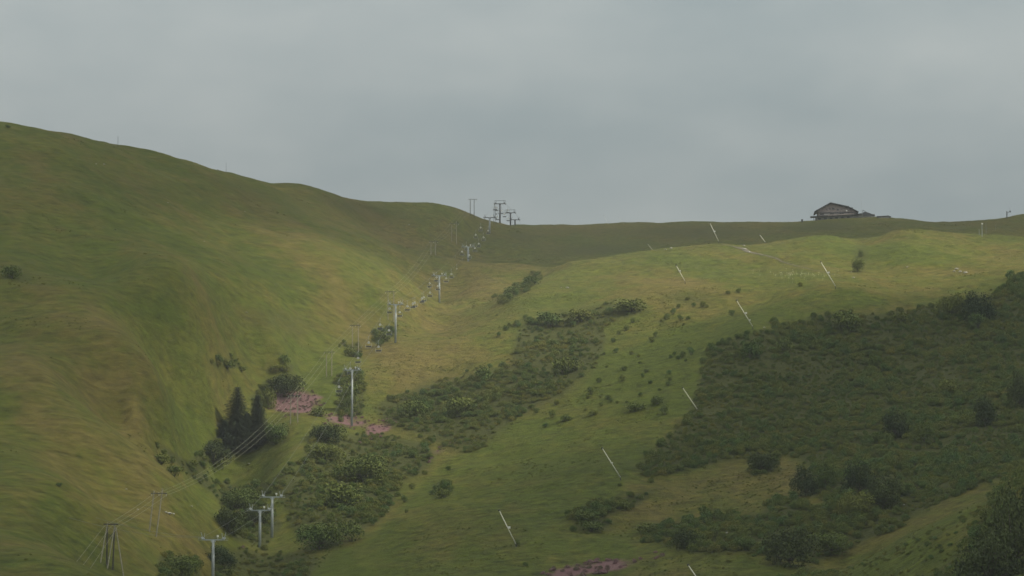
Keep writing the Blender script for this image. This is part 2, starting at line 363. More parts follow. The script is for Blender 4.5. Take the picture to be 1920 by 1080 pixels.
m_right = poly_mask(P_RIGHT, 5); m_left = poly_mask(P_LEFTBANK, 7); m_gul = poly_mask(P_GULLY, 1)
m_piste = poly_mask(P_PISTE, 6); m_sl2 = poly_mask(P_SLOPE2, 5)
m_ridge_shade = poly_mask([[(960,430),(1345,420),(1500,418),(1700,408),(1925,405),(1925,440),(1850,436),(1740,428),(1620,446),(1560,437),(1430,450),(1345,450),(1065,486),(1010,500),(960,440)]], 4)  # far ridge, where cloud shade is painted into the growth
def blob(cx, cy, rx, ry, ang=0):
    c, s = math.cos(math.radians(ang)), math.sin(math.radians(ang))
    def f(px, py):
        u = ((px-cx)*c + (py-cy)*s)/rx; v = (-(px-cx)*s + (py-cy)*c)/ry
        return np.exp(-(u*u+v*v)**1.5)
    return f
vpx, vpy = proj(GX, np.maximum(GY, 300), GZ)
def acc(L): 
    o = np.zeros_like(vpx)
    for w, f in L: o = o + w*f(vpx, vpy)
    return o
# tawny, seeding grass (+) against green grass (-)
DRY = [(.1,blob(160,780,330,110,12)),(.1,blob(60,880,200,60)),(.25,blob(560,600,160,40,-5)),(.55,blob(900,560,160,22,-8)),(.5,blob(1290,535,110,16,5)),(.8,blob(1285,528,50,8)),
       (.45,blob(1700,530,180,25,-5)),(.4,blob(780,640,120,40,-15)),(.75,blob(800,690,120,45,-15)),(.7,blob(1000,665,60,20,-20)),(.35,blob(1320,925,130,35,-8)),(.45,blob(700,420,110,20,20)),(.5,blob(1780,510,60,8)),
       (-.45,blob(520,515,120,14,22)),(-.5,blob(330,450,200,16,25)),(-.5,blob(240,560,120,25,20)),(-.6,blob(350,800,80,50,50)),(-.5,blob(390,930,60,60,50)),(-.4,blob(620,720,40,60)),
       (-.5,blob(1140,500,120,25,-10)),(-.4,blob(1500,470,130,30)),(-.5,blob(1500,520,60,14)),(-.4,blob(1400,540,40,10)),(-.5,blob(1740,470,110,28)),(-.25,blob(80,430,160,90,30)),(-.4,blob(480,860,70,50,-30)),
       (.6,blob(620,1010,60,15,-20)),(.5,blob(1830,985,100,14,-20)),(-.4,blob(1650,1060,130,40,-25)),(.3,blob(480,390,140,25,20)),(.35,blob(1700,580,120,14)),(.4,blob(1490,430,150,12)),(.35,blob(1250,425,200,8)),(.3,blob(860,540,100,20))]
dry = np.clip(0.36 + 0.45*acc(DRY) + 0.55*fbm(ac, al*0.25, 30, 5, 2) + 0.35*fbm(GX, GY*0.5, 6, 3, 4) - 0.34*samp(m_piste, vpx, vpy) + 0.15*samp(m_sl2, vpx, vpy), 0, 1)
pn = 0.55 + 1.3*fbm(GX, GY, 7, 3, 5)
PINK = [(2.6,blob(552,752,46,20)),(.9,blob(655,790,60,13,12)),(.9,blob(712,805,36,12,-30)),(.45,blob(820,848,36,8,-35)),(1.8,blob(1110,1066,90,12,-8)),(.4,blob(1220,1040,30,8)),(.5,blob(450,1030,30,6,-20)),(.35,blob(1090,650,30,8,-30))]
pink = np.clip(acc(PINK)*np.clip(pn, 0.45, 1.0), 0, 1)
# dark heath and bilberry: thick low growth under and between the bushes, also brown patches on the open slopes; some blobs paint shade instead
HEATH_SHADE = [(.42,blob(520,602,100,26,10)),(.5,blob(1615,482,14,34,10)),(.4,blob(1540,425,60,10)),(.35,blob(700,395,120,14,12)),(.35,blob(470,360,120,14,20)),(.4,blob(20,505,30,12)),(.25,blob(90,540,100,14,15)),(.3,blob(930,450,60,15)),(.45,blob(1290,560,60,16)),(.4,blob(1120,470,80,10)),(.3,blob(1300,435,120,10)),(.25,blob(800,720,60,30)),(.3,blob(1310,500,50,8))]  # shade painted in the gully below the chalet and under the front crest
scr = np.clip(samp(m_right, vpx, vpy)*1.0 + samp(m_left, vpx, vpy)*0.9 + samp(m_gul, vpx, vpy)*0.85, 0, 1)
heath_shade = np.clip(scr + acc(HEATH_SHADE) + 0.30*samp(m_ridge_shade, vpx, vpy) + 0.5*np.clip(fbm(GX, GY*0.6, 26, 4, 3)-0.12, 0, 1), 0, 1)  # ridge mask darkens the brown far ridge, painting cloud shade on it

# tussocks and low growth stand proud of the soil where it is thick
GZ = GZ + heath_shade*amp*(0.35*fbm(GX, GY, 3.2, 3, 1) + 0.25) 
nU, nD = len(U), len(D)
V = np.stack([GX, GY, GZ], -1).reshape(-1, 3)
ii, jj = np.meshgrid(np.arange(nD-1), np.arange(nU-1), indexing='ij'); q = ii*nU+jj
F = np.stack([q, q+1, q+nU+1, q+nU], -1).reshape(-1, 4)

def ground_mat():
    m = bpy.data.materials.new('alpine_meadow'); m.use_nodes = True; t = m.node_tree; b = t.nodes['Principled BSDF']
    L = t.links.new
    g = N(t, 'ShaderNodeNewGeometry')
    def att(n): a = N(t, 'ShaderNodeAttribute', attribute_name=n); return a.outputs['Fac']
    def noise(sc, det, rough=0.6, mp=(1, 1, 1), rz=0.0):
        p = N(t, 'ShaderNodeMapping', vector_type='TEXTURE'); p.inputs['Scale'].default_value = mp; p.inputs['Rotation'].default_value = (0, 0, rz); L(g.outputs['Position'], p.inputs[0])
        n = N(t, 'ShaderNodeTexNoise'); n.inputs['Scale'].default_value = sc; n.inputs['Detail'].default_value = det; n.inputs['Roughness'].default_value = rough
        L(p.outputs[0], n.inputs['Vector']); return n.outputs[0]
    def math_(op, a, bb, c=None):
        n = N(t, 'ShaderNodeMath', operation=op)
        for i, v in enumerate((a, bb, c)):
            if v is None: continue
            if isinstance(v, (int, float)): n.inputs[i].default_value = v
            else: L(v, n.inputs[i])
        return n.outputs[0]
    def ramp(f, stops):
        r = N(t, 'ShaderNodeValToRGB'); L(f, r.inputs[0]); e = r.color_ramp.elements
        while len(e) < len(stops): e.new(0.5)
        for k, (p, c) in enumerate(stops): e[k].position = p; e[k].color = (*c, 1)
        return r.outputs[0]
    def mix(f, a, bb, bt='MIX'):
        n = N(t, 'ShaderNodeMixRGB', blend_type=bt)
        for i, v in enumerate((f, a, bb)):
            if isinstance(v, (int, float)): n.inputs[i].default_value = v
            elif isinstance(v, tuple): n.inputs[i].default_value = (*v, 1)
            else: L(v, n.inputs[i])
        return n.outputs[0]
    nf = noise(0.9, 6, 0.75); nm = noise(0.22, 5, 0.65); LF = att('leftside'); ns_ = mix(LF, noise(0.12, 5, 0.65, (3.2, 1.0, 1), 0.12), noise(0.12, 5, 0.65, (5.0, 1.0, 1), 0.78)); sr = N(t, 'ShaderNodeSeparateColor'); L(ns_, sr.inputs[0]); ns = sr.outputs[0]; nc = noise(2.4, 3, 0.7)
    d = math_('ADD', att('dry'), math_('MULTIPLY_ADD', nm, 0.7, -0.35)); d = math_('ADD', d, math_('MULTIPLY_ADD', ns, 0.9, -0.45))
    d = math_('ADD', d, math_('MULTIPLY_ADD', nf, 0.8, -0.4))
    grass = ramp(d, [(0.0, (0.070, 0.092, 0.013)), (0.35, (0.088, 0.097, 0.017)), (0.62, (0.106, 0.098, 0.022)), (0.95, (0.124, 0.102, 0.030))])
    nk_ = mix(LF, noise(0.45, 4, 0.7, (1.3, 1.0, 1), 0.0), noise(0.45, 4, 0.7, (3.6, 0.9, 1), 0.78)); sk = N(t, 'ShaderNodeSeparateColor'); L(nk_, sk.inputs[0]); nk = sk.outputs[0]; sh = math_('ADD', math_('MULTIPLY_ADD', nk, 2.4, -0.2), math_('MULTIPLY_ADD', nm, 1.4, -0.7)); sh = mix(math_('MULTIPLY', LF, 0.25), sh, (0.95, 0.95, 0.95))
    gr2 = mix(1.0, grass, sh, 'MULTIPLY')
    h = math_('ADD', att('heath_shade'), math_('MULTIPLY_ADD', nm, 0.9, -0.45)); h = math_('ADD', h, math_('MULTIPLY_ADD', nf, 0.7, -0.35))
    hm = N(t, 'ShaderNodeMapRange'); hm.inputs[1].default_value = 0.12; hm.inputs[2].default_value = 0.85; L(h, hm.inputs[0])
    hc = ramp(nf, [(0.35, (0.034, 0.044, 0.014)), (0.65, (0.080, 0.086, 0.024))])
    c = mix(hm.outputs[0], gr2, hc)
    p = math_('ADD', att('pink'), math_('MULTIPLY_ADD', nf, 1.6, -0.8)); p = math_('MULTIPLY', p, att('pink'))
    pm = N(t, 'ShaderNodeMapRange'); pm.inputs[1].default_value = 0.05; pm.inputs[2].default_value = 0.6; pm.inputs[4].default_value = 0.8; L(p, pm.inputs[0])
    c = mix(pm.outputs[0], c, (0.200, 0.105, 0.130))
    L(c, b.inputs['Base Color']); b.inputs['Roughness'].default_value = 0.95; b.inputs['Specular IOR Level'].default_value = 0.1
    b1 = N(t, 'ShaderNodeBump'); b1.inputs['Strength'].default_value = 0.9; b1.inputs['Distance'].default_value = 1.6; L(math_('MULTIPLY_ADD', LF, -0.35, 0.9), b1.inputs['Strength'])
    hh = math_('ADD', math_('MULTIPLY', nf, 0.6), math_('MULTIPLY', nc, 0.4)); hh = math_('ADD', hh, math_('MULTIPLY', nm, 0.5)); hh = math_('ADD', math_('MULTIPLY', hh, 0.6), math_('MULTIPLY', nk, 0.6)); L(hh, b1.inputs['Height']); L(b1.outputs[0], b.inputs['Normal'])
    return m
M_GROUND = ground_mat()
me = quad_mesh('hillside', V, F, M_GROUND, True)
for nm_, ar in (('dry', dry), ('heath_shade', heath_shade), ('pink', pink), ('leftside', sstep(-0.03, -0.085, UU))):
    a = me.attributes.new(nm_, 'FLOAT', 'POINT'); a.data.foreach_set('value', ar.astype(np.float32).ravel())
tag(link('hillside', me), 'green and tawny alpine meadow slopes cut by a bushy stream gully', kind='structure')

# ------------------------------------------------------------------ unseen cloud sheet added overhead to block the sun, gaps shaped to light right hill and piste
CZ = 700.0
gap_c = np.array([105.0, 1180.0]); off = np.array([SUN_DIR.x, SUN_DIR.y])*(CZ-150)/SUN_DIR.z
gc = gap_c + off
cxn = np.linspace(-1700, 2400, 90); cyn = np.linspace(-500, 2500, 70); CX, CY = np.meshgrid(cxn, cyn)
CZZ = CZ + 45*fbm(CX, CY, 500, 4, 2)
q = (np.arange(69)[:, None]*90+np.arange(89)[None]); cf = np.stack([q, q+90, q+91, q+1], -1).reshape(-1, 4)
mc = bpy.data.materials.new('shade_cloud'); mc.use_nodes = True; t = mc.node_tree; t.nodes.clear()
o_ = N(t, 'ShaderNodeOutputMaterial'); ms = N(t, 'ShaderNodeMixShader'); tr = N(t, 'ShaderNodeBsdfTransparent'); tl = N(t, 'ShaderNodeBsdfTranslucent'); tl.inputs[0].default_value = (.5, .51, .52, 1)
at = N(t, 'ShaderNodeAttribute', attribute_name='cover'); gq = N(t, 'ShaderNodeNewGeometry'); nz = N(t, 'ShaderNodeTexNoise'); nz.inputs['Scale'].default_value = 0.012; nz.inputs['Detail'].default_value = 4
t.links.new(gq.outputs['Position'], nz.inputs['Vector'])
m1 = N(t, 'ShaderNodeMath', operation='MULTIPLY_ADD'); m1.inputs[1].default_value = 1.0; m1.inputs[2].default_value = -0.5; t.links.new(nz.outputs[0], m1.inputs[0])
m2 = N(t, 'ShaderNodeMath', operation='MULTIPLY'); t.links.new(at.outputs['Fac'], m2.inputs[0]); t.links.new(m1.outputs[0], m2.inputs[1])
m3 = N(t, 'ShaderNodeMath', operation='ADD', use_clamp=True); t.links.new(m2.outputs[0], m3.inputs[0]); t.links.new(at.outputs['Fac'], m3.inputs[1])
t.links.new(m3.outputs[0], ms.inputs[0]); t.links.new(tr.outputs[0], ms.inputs[1]); t.links.new(tl.outputs[0], ms.inputs[2]); t.links.new(ms.outputs[0], o_.inputs['Surface'])
cme = quad_mesh('sun_shade_cloud', np.stack([CX, CY, CZZ], -1).reshape(-1, 3), cf, mc, True)
nz_ = fbm(CX, CY, 160, 3, 3)
def gapf(cx, cy, rx, ry, ang=0.0, soft=0.5):
    c, s = math.cos(ang), math.sin(ang); u = ((CX-cx)*c+(CY-cy)*s)/rx; v = (-(CX-cx)*s+(CY-cy)*c)/ry
    return 1-sstep(1-soft, 1+soft, np.sqrt(u*u+v*v) + nz_*0.5)
gapm = np.maximum(gapf(gc[0], gc[1], 225, 120), 0.0)
l1 = np.array([-60.0, 1130.0]) + off; l2 = np.array([40.0, 930.0]) + off; l3 = np.array([-150.0, 1020.0]) + off; l4 = np.array([20.0, 740.0])+off
gapm = np.clip(gapm + 0.25*gapf(l1[0], l1[1], 90, 90) + 0.75*gapf(l2[0], l2[1], 90, 190) + 0.08*gapf(l3[0], l3[1], 60, 90) + 0.3*gapf(l4[0], l4[1], 70, 90), 0, 1)
dens = 0.96*(1-gapm)
dens *= sstep(-1700, -1300, CX)*sstep(2400, 2000, CX)*sstep(-500, -200, CY)*sstep(2500, 2200, CY)
a = cme.attributes.new('cover', 'FLOAT', 'POINT'); a.data.foreach_set('value', dens.astype(np.float32).ravel())
tag(link('sun_shade_cloud', cme), 'unseen grey cloud layer added to shade the hills, gaps shaped for sunlit patches', kind='structure')

# ------------------------------------------------------------------ haze
hb = MB().box((0, 1500, 135), (7200, 4200, 400)); 
hm_ = bpy.data.materials.new('haze_air'); hm_.use_nodes = True; t = hm_.node_tree; t.nodes.clear()
o_ = N(t, 'ShaderNodeOutputMaterial'); pv = N(t, 'ShaderNodeVolumePrincipled'); pv.inputs['Color'].default_value = (0.92, 0.96, 1.0, 1); pv.inputs['Density'].default_value = 0.00019; pv.inputs['Anisotropy'].default_value = 0.0
t.links.new(pv.outputs[0], o_.inputs['Volume'])
tag(hb.build('haze', hm_), 'thin bluish summer haze over the slopes', 'haze', kind='stuff')
# ------------------------------------------------------------------ plants
def lobes(n, seed, flat=0.8, spread=0.75):
    r = np.random.default_rng(seed); L = [((0, 0, 0.45*flat), 0.62)]
    for i in range(n):
        a = 2*math.pi*(i+r.random()*0.7)/n; d = spread*(0.35+0.45*r.random()); L.append(((d*math.cos(a), d*math.sin(a), flat*(0.22+0.62*r.random())), 0.26+0.24*r.random()))
    return L
def leaf_cloud(L, n, size, seed, squash=1.0, zmin=0.0, ragged=0.12):
    """many leaf-clump faces spread through the outer part of a set of lobes"""
    r = np.random.default_rng(seed); vol = np.array([l[1]**2 for l in L]); vol = vol/vol.sum()
    k = r.choice(len(L), n, p=vol); C = np.array([l[0] for l in L])[k]; R = np.array([l[1] for l in L])[k]
    d = r.normal(size=(n, 3)); d /= np.linalg.norm(d, axis=1)[:, None]; d[:, 2] = np.where(r.random(n) < 0.6, np.abs(d[:, 2]), d[:, 2])
    rad = R*(0.62+0.45*r.random(n)**0.6) + ragged*r.random(n)**4
    p = C + d*rad[:, None]*np.array([1, 1, squash]); p[:, 2] = np.maximum(p[:, 2], zmin + 0.05*r.random(n))
    nrm = d + 0.7*r.normal(size=(n, 3)); nrm /= np.linalg.norm(nrm, axis=1)[:, None]
    t = np.cross(nrm, r.normal(size=(n, 3))); t /= np.linalg.norm(t, axis=1)[:, None]; w = np.cross(nrm, t)
    s = size*(0.6+0.9*r.random(n))[:, None]
    V = np.stack([p-t*s*0.5, p+w*s*0.33-t*0.1*s, p+t*s*0.5, p-w*s*0.33+t*0.1*s], 1).reshape(-1, 3)
    return V, np.arange(4*n).reshape(-1, 4)
def twigs(L, seed, h=0.5, r0=0.035, n=6):
    m = MB(); r = random.Random(seed)
    for k in range(n):
        a = 2*math.pi*k/n + r.random(); c = L[(k % len(L))][0]
        m.path([(0.05*math.cos(a), 0.05*math.sin(a), -0.25), (c[0]*0.4+0.08*math.cos(a), c[1]*0.4+0.08*math.sin(a), h*0.4), (c[0], c[1], c[2])], [r0, r0*0.7, r0*0.25], 5)
    return m
PROTO = []                                                 # (foliage mesh, stem mesh)
for i, (nl, n, sz, flat, mat) in enumerate([(6, 420, 0.20, 1.0, M_LEAF), (7, 460, 0.19, 0.75, M_LEAF), (5, 380, 0.21, 1.25, M_LEAF2), (8, 420, 0.18, 0.5, M_LEAF3), (6, 420, 0.19, 0.6, M_LEAF3)]):
    L = lobes(nl, 40+i, flat); Vv, Ff = leaf_cloud(L, int(n*1.9), sz*0.70, 60+i, ragged=0.22)
    PROTO.append((quad_mesh('bush_foliage', Vv, Ff, mat), np_mesh('bush_stem', *(lambda q: (q.v, q.f))(twigs(L, i)), M_BARK)))
BIG = []
for i, (nl, n, sz, flat, mat) in enumerate([(11, 3200, 0.085, 1.15, M_LEAF), (13, 3600, 0.080, 1.35, M_TREE), (10, 3000, 0.085, 0.95, M_TREE)]):
    L = lobes(nl, 140+i, flat, 1.0); Vv, Ff = leaf_cloud(L, n, sz, 160+i, ragged=0.2)
    m = MB(); m.path([(0, 0, -0.3), (0.02, 0, 0.1), (0, 0.02, 0.4*flat)], [0.055, 0.045, 0.03], 8)
    limb = MB(); rr = random.Random(i)
    for c, R in L[1:]:
        limb.path([(0, 0, 0.12+0.15*rr.random()), (c[0]*0.5, c[1]*0.5, c[2]*0.6+0.05), (c[0], c[1], c[2]+0.05)], [0.028, 0.018, 0.007], 5)
    BIG.append((quad_mesh('tree_crown', Vv, Ff, mat), np_mesh('tree_trunk', m.v, m.f, M_BARK), np_mesh('tree_limbs', limb.v, limb.f, M_BARK)))
def plant(kind, px, py, wpx, hpx, label, group=None, name=None, cat='bush', big=None, sink=0.15):
    """px,py = foot of the plant in the picture; wpx,hpx its size there, turned into metres at its distance"""
    g = hit(px, py); s = g.y/FPX; w = wpx*s/2/0.95; h = hpx*s
    rz = random.random()*6.28
    if big is None:
        fo, st = PROTO[kind]; hz = h/([1.25, 1.1, 1.5, 0.85, 0.95][kind])
        r = empty(name or 'bush', (g.x, g.y, g.z-sink), label, cat, group)
        a = link('foliage', fo, r, rot=(0, 0, rz), scale=(w, w, hz)); link('stem', st, r, rot=(0, 0, rz), scale=(w, w, hz))
    else:
        cr_, tr_, lm_ = BIG[big]; hz = h/([1.5, 1.7, 1.3][big])
        r = empty(name or 'tree', (g.x, g.y, g.z-sink), label, cat, group)
        a = link('crown', cr_, r, rot=(0, 0, rz), scale=(w, w, hz)); link('trunk', tr_, r, rot=(0, 0, rz), scale=(w, w, hz)); link('limb', lm_, r, rot=(0, 0, rz), scale=(w, w, hz))
    return r
# -------- big shrubs and trees one can point to
for a_ in [
 (0,1786,598,56,58,'large round bush on the upper scrub edge, left of a close pair','big'),
 (1,1838,606,66,68,'taller tree on the upper scrub edge, right of a close pair','big'),
 (2,1830,615,40,30,'pale low bush at the foot of the pair of large bushes','b'),
 (0,1608,510,28,30,'dark leaning bush alone in the small grassy gully below the chalet','big'),
 (1,1614,482,12,14,'small dark bush just above the lone gully bush below the chalet','b'),
 (1,1680,822,46,62,'tall dark tree standing in the middle of the right scrub slope','big'),
 (0,1733,832,40,48,'dark rounded tree just right of the tall middle scrub tree','big'),
 (2,1847,800,44,58,'dark bushy tree near the right edge above the pale boulders','big'),
 (1,1912,765,40,80,'dark tree cut by the right edge halfway down the scrub slope','big'),
 (2,1430,886,54,40,'broad dark bush alone on the tawny grass below the big scrub','big'),
 (1,1510,930,52,66,'large dark tree at the left end of the lower tree belt','big'),
 (0,1550,915,44,52,'mid green tree right beside the left tree of the lower belt','big'),
 (1,1612,930,60,74,'tall dark tree in the middle of the lower tree belt','big'),
 (1,1655,955,66,76,'largest dark tree of the lower belt beside the tiny white post','big'),
 (0,1600,975,70,60,'spreading dark tree below the lower belt, above the grassy strip','big'),
 (2,1480,1062,96,78,'wide green tree at the bottom edge, left of the grassy spur','big'),
 (0,1560,1040,70,50,'grey green willow bush between the bottom tree and the grassy spur','big'),
 (1,1900,1075,110,180,'very dark near tree filling the bottom right corner','big'),
 (1,1850,1110,120,130,'shadowy near bush left of the corner tree','big'),
 (2,1283,1028,46,38,'dark round tree in the shrub belt near the bottom centre right','big'),
 (0,1638,690,26,26,'rounded yellow green bush high in the right scrub','b'),
 (1,1410,672,46,34,'dark bush at the upper left corner of the right scrub','b'),
 (1,1470,660,40,30,'dark bush in the upper scrub right of the corner bush','b'),
 (2,1590,620,60,40,'dense bush on the top edge of the right scrub with a pointed top','b'),
 (1,1690,605,36,22,'low bush on the top edge of the right scrub by tawny grass','b'),
 (1,1780,740,44,30,'dark bush in the scrub right of centre','b'),
 (2,612,828,60,36,'round green bush below the purple flowers, left of the tall tower','big'),
 (0,610,868,62,44,'wide green bush under the round bush left of the tall tower','big'),
 (1,598,781,36,18,'small dark bush between the two purple flower patches','b'),
 (0,520,830,50,42,'green bush at the right foot of the spruces','big'),
 (1,505,765,30,40,'dark alder on the bank right of the spruce tops','b'),
 (2,535,745,60,46,'pale green willows above the purple flower patch','big'),
 (1,400,870,60,50,'dark alders in the gully at the foot of the spruces','big'),
 (0,340,1082,70,48,'leafy bush at the bottom edge left of the lowest lift tower','big'),
 (1,412,1066,60,50,'bush standing behind the lowest lift tower','big'),
 (0,445,960,70,50,'large dark alder in the stream gully above the lift tower pair','big'),
 (2,430,1000,60,50,'alder in the stream gully left of the lift tower pair','big'),
 (1,480,985,44,40,'alder just behind the lift tower pair','big'),
 (0,680,905,90,60,'large dark bush on the bank right of the lift line','big'),
 (1,640,950,80,46,'dark bush below the large bank bush','b'),
 (0,600,1030,90,60,'wide bush clump at the lower left edge of the piste','big'),
 (2,660,1015,50,40,'bush on the piste edge right of the wide clump','b'),
 (1,300,870,44,20,'low bush strip in the small side gully on the left slope','b'),
 (2,325,892,36,22,'second low bush in the small side gully on the left slope','b'),
 (1,1090,601,60,24,'dark alder clump on the top edge of the left scrub bank','b'),
 (1,1180,583,70,24,'dark alder clump at the upper right tip of the left scrub bank','b'),
 (0,1030,612,60,30,'dense dark alder at the upper left of the scrub bank','b'),
 (1,905,712,40,26,'lone dark bush at the left end of the scrub bank','b'),
 (0,1060,700,60,34,'dark alder in the lower part of the scrub bank','b'),
 (1,780,785,60,38,'dark bush right of the tall tower by the bank','b'),
 (0,860,780,70,40,'dark bush in the middle of the lower scrub bank','b'),
 (1,830,918,22,14,'small bush alone at the left edge of the piste','b'),
 (1,832,933,34,18,'dark low bush on the piste edge under a smaller one','b'),
 (2,110,912,16,8,'tiny lone dark bush on the left meadow','b'),
 (1,22,522,44,26,'dark grey bush patch at the left edge of the picture','b'),
 (2,15,240,12,6,'tiny dark bush on the skyline at the far left','b'),
 (1,425,692,40,14,'low dark bush beside the upper left meadow track','b'),
 (0,452,697,22,10,'small dark bush at the right end of the low bush row','b'),
 (1,520,696,36,10,'thin bush strip above the willows','b'),
 (1,655,668,24,20,'dark bush under the twin wooden poles in the gully','b'),
 (0,720,642,30,24,'dark bush left of the lift tower in the upper gully','b'),
 (0,655,770,40,60,'pale bushes directly behind the tall lift tower','b'),
 (0,995,535,34,20,'dark bush at the top of the small gully behind the sunny hill','b'),
 (1,960,553,36,16,'dark bush lower in the small gully behind the sunny hill','b'),
 (1,1100,978,50,20,'dark bush clump at the left tip of the shrub tongue on the piste','b'),
 (0,1110,996,56,22,'lower dark bush clump at the tip of the shrub tongue','b'),
 (1,1165,955,40,18,'bush in the middle of the shrub tongue by the piste','b'),
 (1,1220,905,16,10,'small dark bush alone below the scrub corner','b'),
 (1,1162,912,10,8,'tiny dark bush under the foot of a slanting lance','b'),
 (1,1212,1000,50,20,'dark green bush at the left end of the lower shrub belt','b'),
 (2,1246,778,24,22,'bushy green sapling left of the slanting pole by the scrub edge','b'),
 (1,1112,778,22,10,'low dark bush in the row crossing the piste','b'),
 (1,1190,770,44,16,'widest bush in the row crossing the piste','b'),
 (0,1232,760,34,20,'green bush at the right end of the row crossing the piste','b'),
 (1,1060,790,30,14,'dark bush at the left end of the row crossing the piste','b'),
]:
    k, x_, y_, w_, h_, lab, typ = a_
    if typ == 'big': plant(0, x_, y_, w_*1.0, h_*1.05, lab, name='leafy_tree', cat='tree', big=k)
    else: plant(k, x_, y_, w_, h_, lab)
# -------- little bushes dotted over the open grass
LONE = [(1123,716),(1166,713),(1205,706),(1212,697),(1220,718),(1253,722),(1256,712),(1236,731),(1255,700),(1170,693),(1090,705),(1107,738),(1102,746),(1140,747),(1146,752),(1157,755),(1175,754),(1200,742),(1127,760),(1098,768),(1022,800),(1006,773),(960,795),(1036,782),(1044,757),(1258,670),(1264,665),(1280,668),(1286,676),(1296,664),(1272,672),(1200,680),(1155,660),(1197,668),(1184,663),(1276,600),(1282,608),(1290,597),(1262,588),(1250,598),(1240,601),(1229,630),(1222,640),(1251,593),(1301,574),(1318,574),(1290,561),(1272,577),(1186,604),(1174,618),(1160,626),(1150,640),(1325,575),(985,598),(955,610),(948,618),(935,630),(1372,590),(772,915),(758,940),(762,960),(840,880),(970,1023),(985,1060),(1500,535),(1385,548),(1365,550)]
SOLO = {(1500,535): 'lone small bush on the tawny bench left of the thick white lance', (1385,548): 'small bush just above the lance with two white boxes', (1365,550): 'small bush left of another above the lance with two white boxes', (1372,590): 'small bush left of the lance with two white boxes',
 (970,1023): 'small dark bush at the foot of the lowest piste lance', (985,1060): 'small bush near the bottom edge below the lowest piste lance', (840,880): 'small bush above the bush clump at the left piste edge'}
rr = random.Random(5); src = None
for i, (x_, y_) in enumerate(LONE):
    g = hit(x_, y_+2); s = g.y/FPX; w = (4.0+4.5*rr.random())*s
    fo, st = PROTO[(i*7) % 3]
    if src is None:
        src = empty('small_bush', g, 'small dark bush dotted among others on the open grassy piste', 'bush', 'small bushes dotted over the open grass')
        f0 = link('foliage', fo, src); s0 = link('stem', st, src); r_ = src
    else:
        r_ = src.copy(); COL.objects.link(r_); f_ = f0.copy(); s_ = s0.copy(); COL.objects.link(f_); COL.objects.link(s_); f_.parent = r_; s_.parent = r_; f_.data = fo; s_.data = st
    if (x_, y_) in SOLO: r_['label'] = SOLO[(x_, y_)]; r_.pop('group', None)
    elif y_ < 645 and x_ > 1140: r_['label'] = 'small dark bush in the sprinkle on the shoulder below the sunny knoll'; r_['group'] = 'small bushes sprinkled on the upper shoulder'
    elif x_ < 1000 and y_ < 640: r_['label'] = 'small dark bush on the tawny slope above the scrub bank'; r_['group'] = 'small bushes above the scrub bank'
    elif x_ < 1110: r_['label'] = 'small dark bush close to the left edge of the piste'; r_['group'] = 'small bushes along the left piste edge'
    elif x_ > 1225: r_['label'] = 'small dark bush on the piste close to the big right scrub'; r_['group'] = 'small bushes beside the right scrub'
    else: r_['label'] = 'small dark bush dotted in the middle width of the grassy piste'; r_['group'] = 'small bushes in the middle of the piste'
    r_.location = (g.x, g.y, g.z-0.05); r_.rotation_euler = (0, 0, rr.random()*6.28); r_.scale = (w, w, w*(0.9+0.5*rr.random()))
# -------- the spruces
def spruce(px, py, hpx, wpx, label, seed):
    g = hit(px, py); s = g.y/FPX; h = hpx*s; w = wpx*s/2; r = np.random.default_rng(seed)
    Vs = []; nt_ = 40
    for k in range(nt_):
        z = h*(0.06+0.94*k/nt_); rad = w*(1-(k/nt_))**0.74*(0.88+0.3*r.random()) + 0.2; nb = int(9+14*(1-k/nt_))
        for bq in range(nb):
            a = 2*math.pi*(bq+r.random()*0.8)/nb; Lb = rad*(0.7+0.45*r.random()); dirv = np.array([math.cos(a), math.sin(a), 0.0]); side = np.array([-dirv[1], dirv[0], 0])
            m_ = max(3, int(Lb/0.45))
            for c in range(m_):
                f = (c+0.6)/m_; p = dirv*Lb*f + np.array([0, 0, z - 0.35*Lb*f**1.3 + 0.12*Lb*f*f]); sz = (1.0-0.4*f)*(0.7+0.5*r.random())
                for sgn in (-1, 1):
                    tip = p + side*sgn*sz*0.8 + dirv*sz*0.5 + np.array([0, 0, -0.28*sz-0.1*r.random()]); wv = dirv*sz*0.4
                    Vs += [p-wv*0.4, tip-wv*0.15, tip+wv*0.4+np.array([0, 0, -0.1]), p+wv*0.8]
    Vv = np.array(Vs); e = empty('spruce_tree', (g.x, g.y, g.z-0.3), label, 'tree')
    link('crown', quad_mesh('spruce_crown', Vv, np.arange(len(Vv)).reshape(-1, 4), M_NEEDLE), e)
    MB().path([(0, 0, -0.3), (0, 0, h*0.5), (0, 0, h*1.02)], [0.32, 0.2, 0.03], 8).build('trunk', M_BARK, e)
spruce(444, 838, 116, 92, 'tall dark spruce, largest of the conifers beside the stream gully', 1)
spruce(482, 834, 96, 58, 'narrower dark spruce on the right side of the tallest spruce', 2)
spruce(422, 840, 52, 40, 'shorter dark spruce on the left side of the tallest spruce', 3)
spruce(463, 838, 66, 50, 'dark spruce squeezed between the tallest and the narrow right spruce', 4)

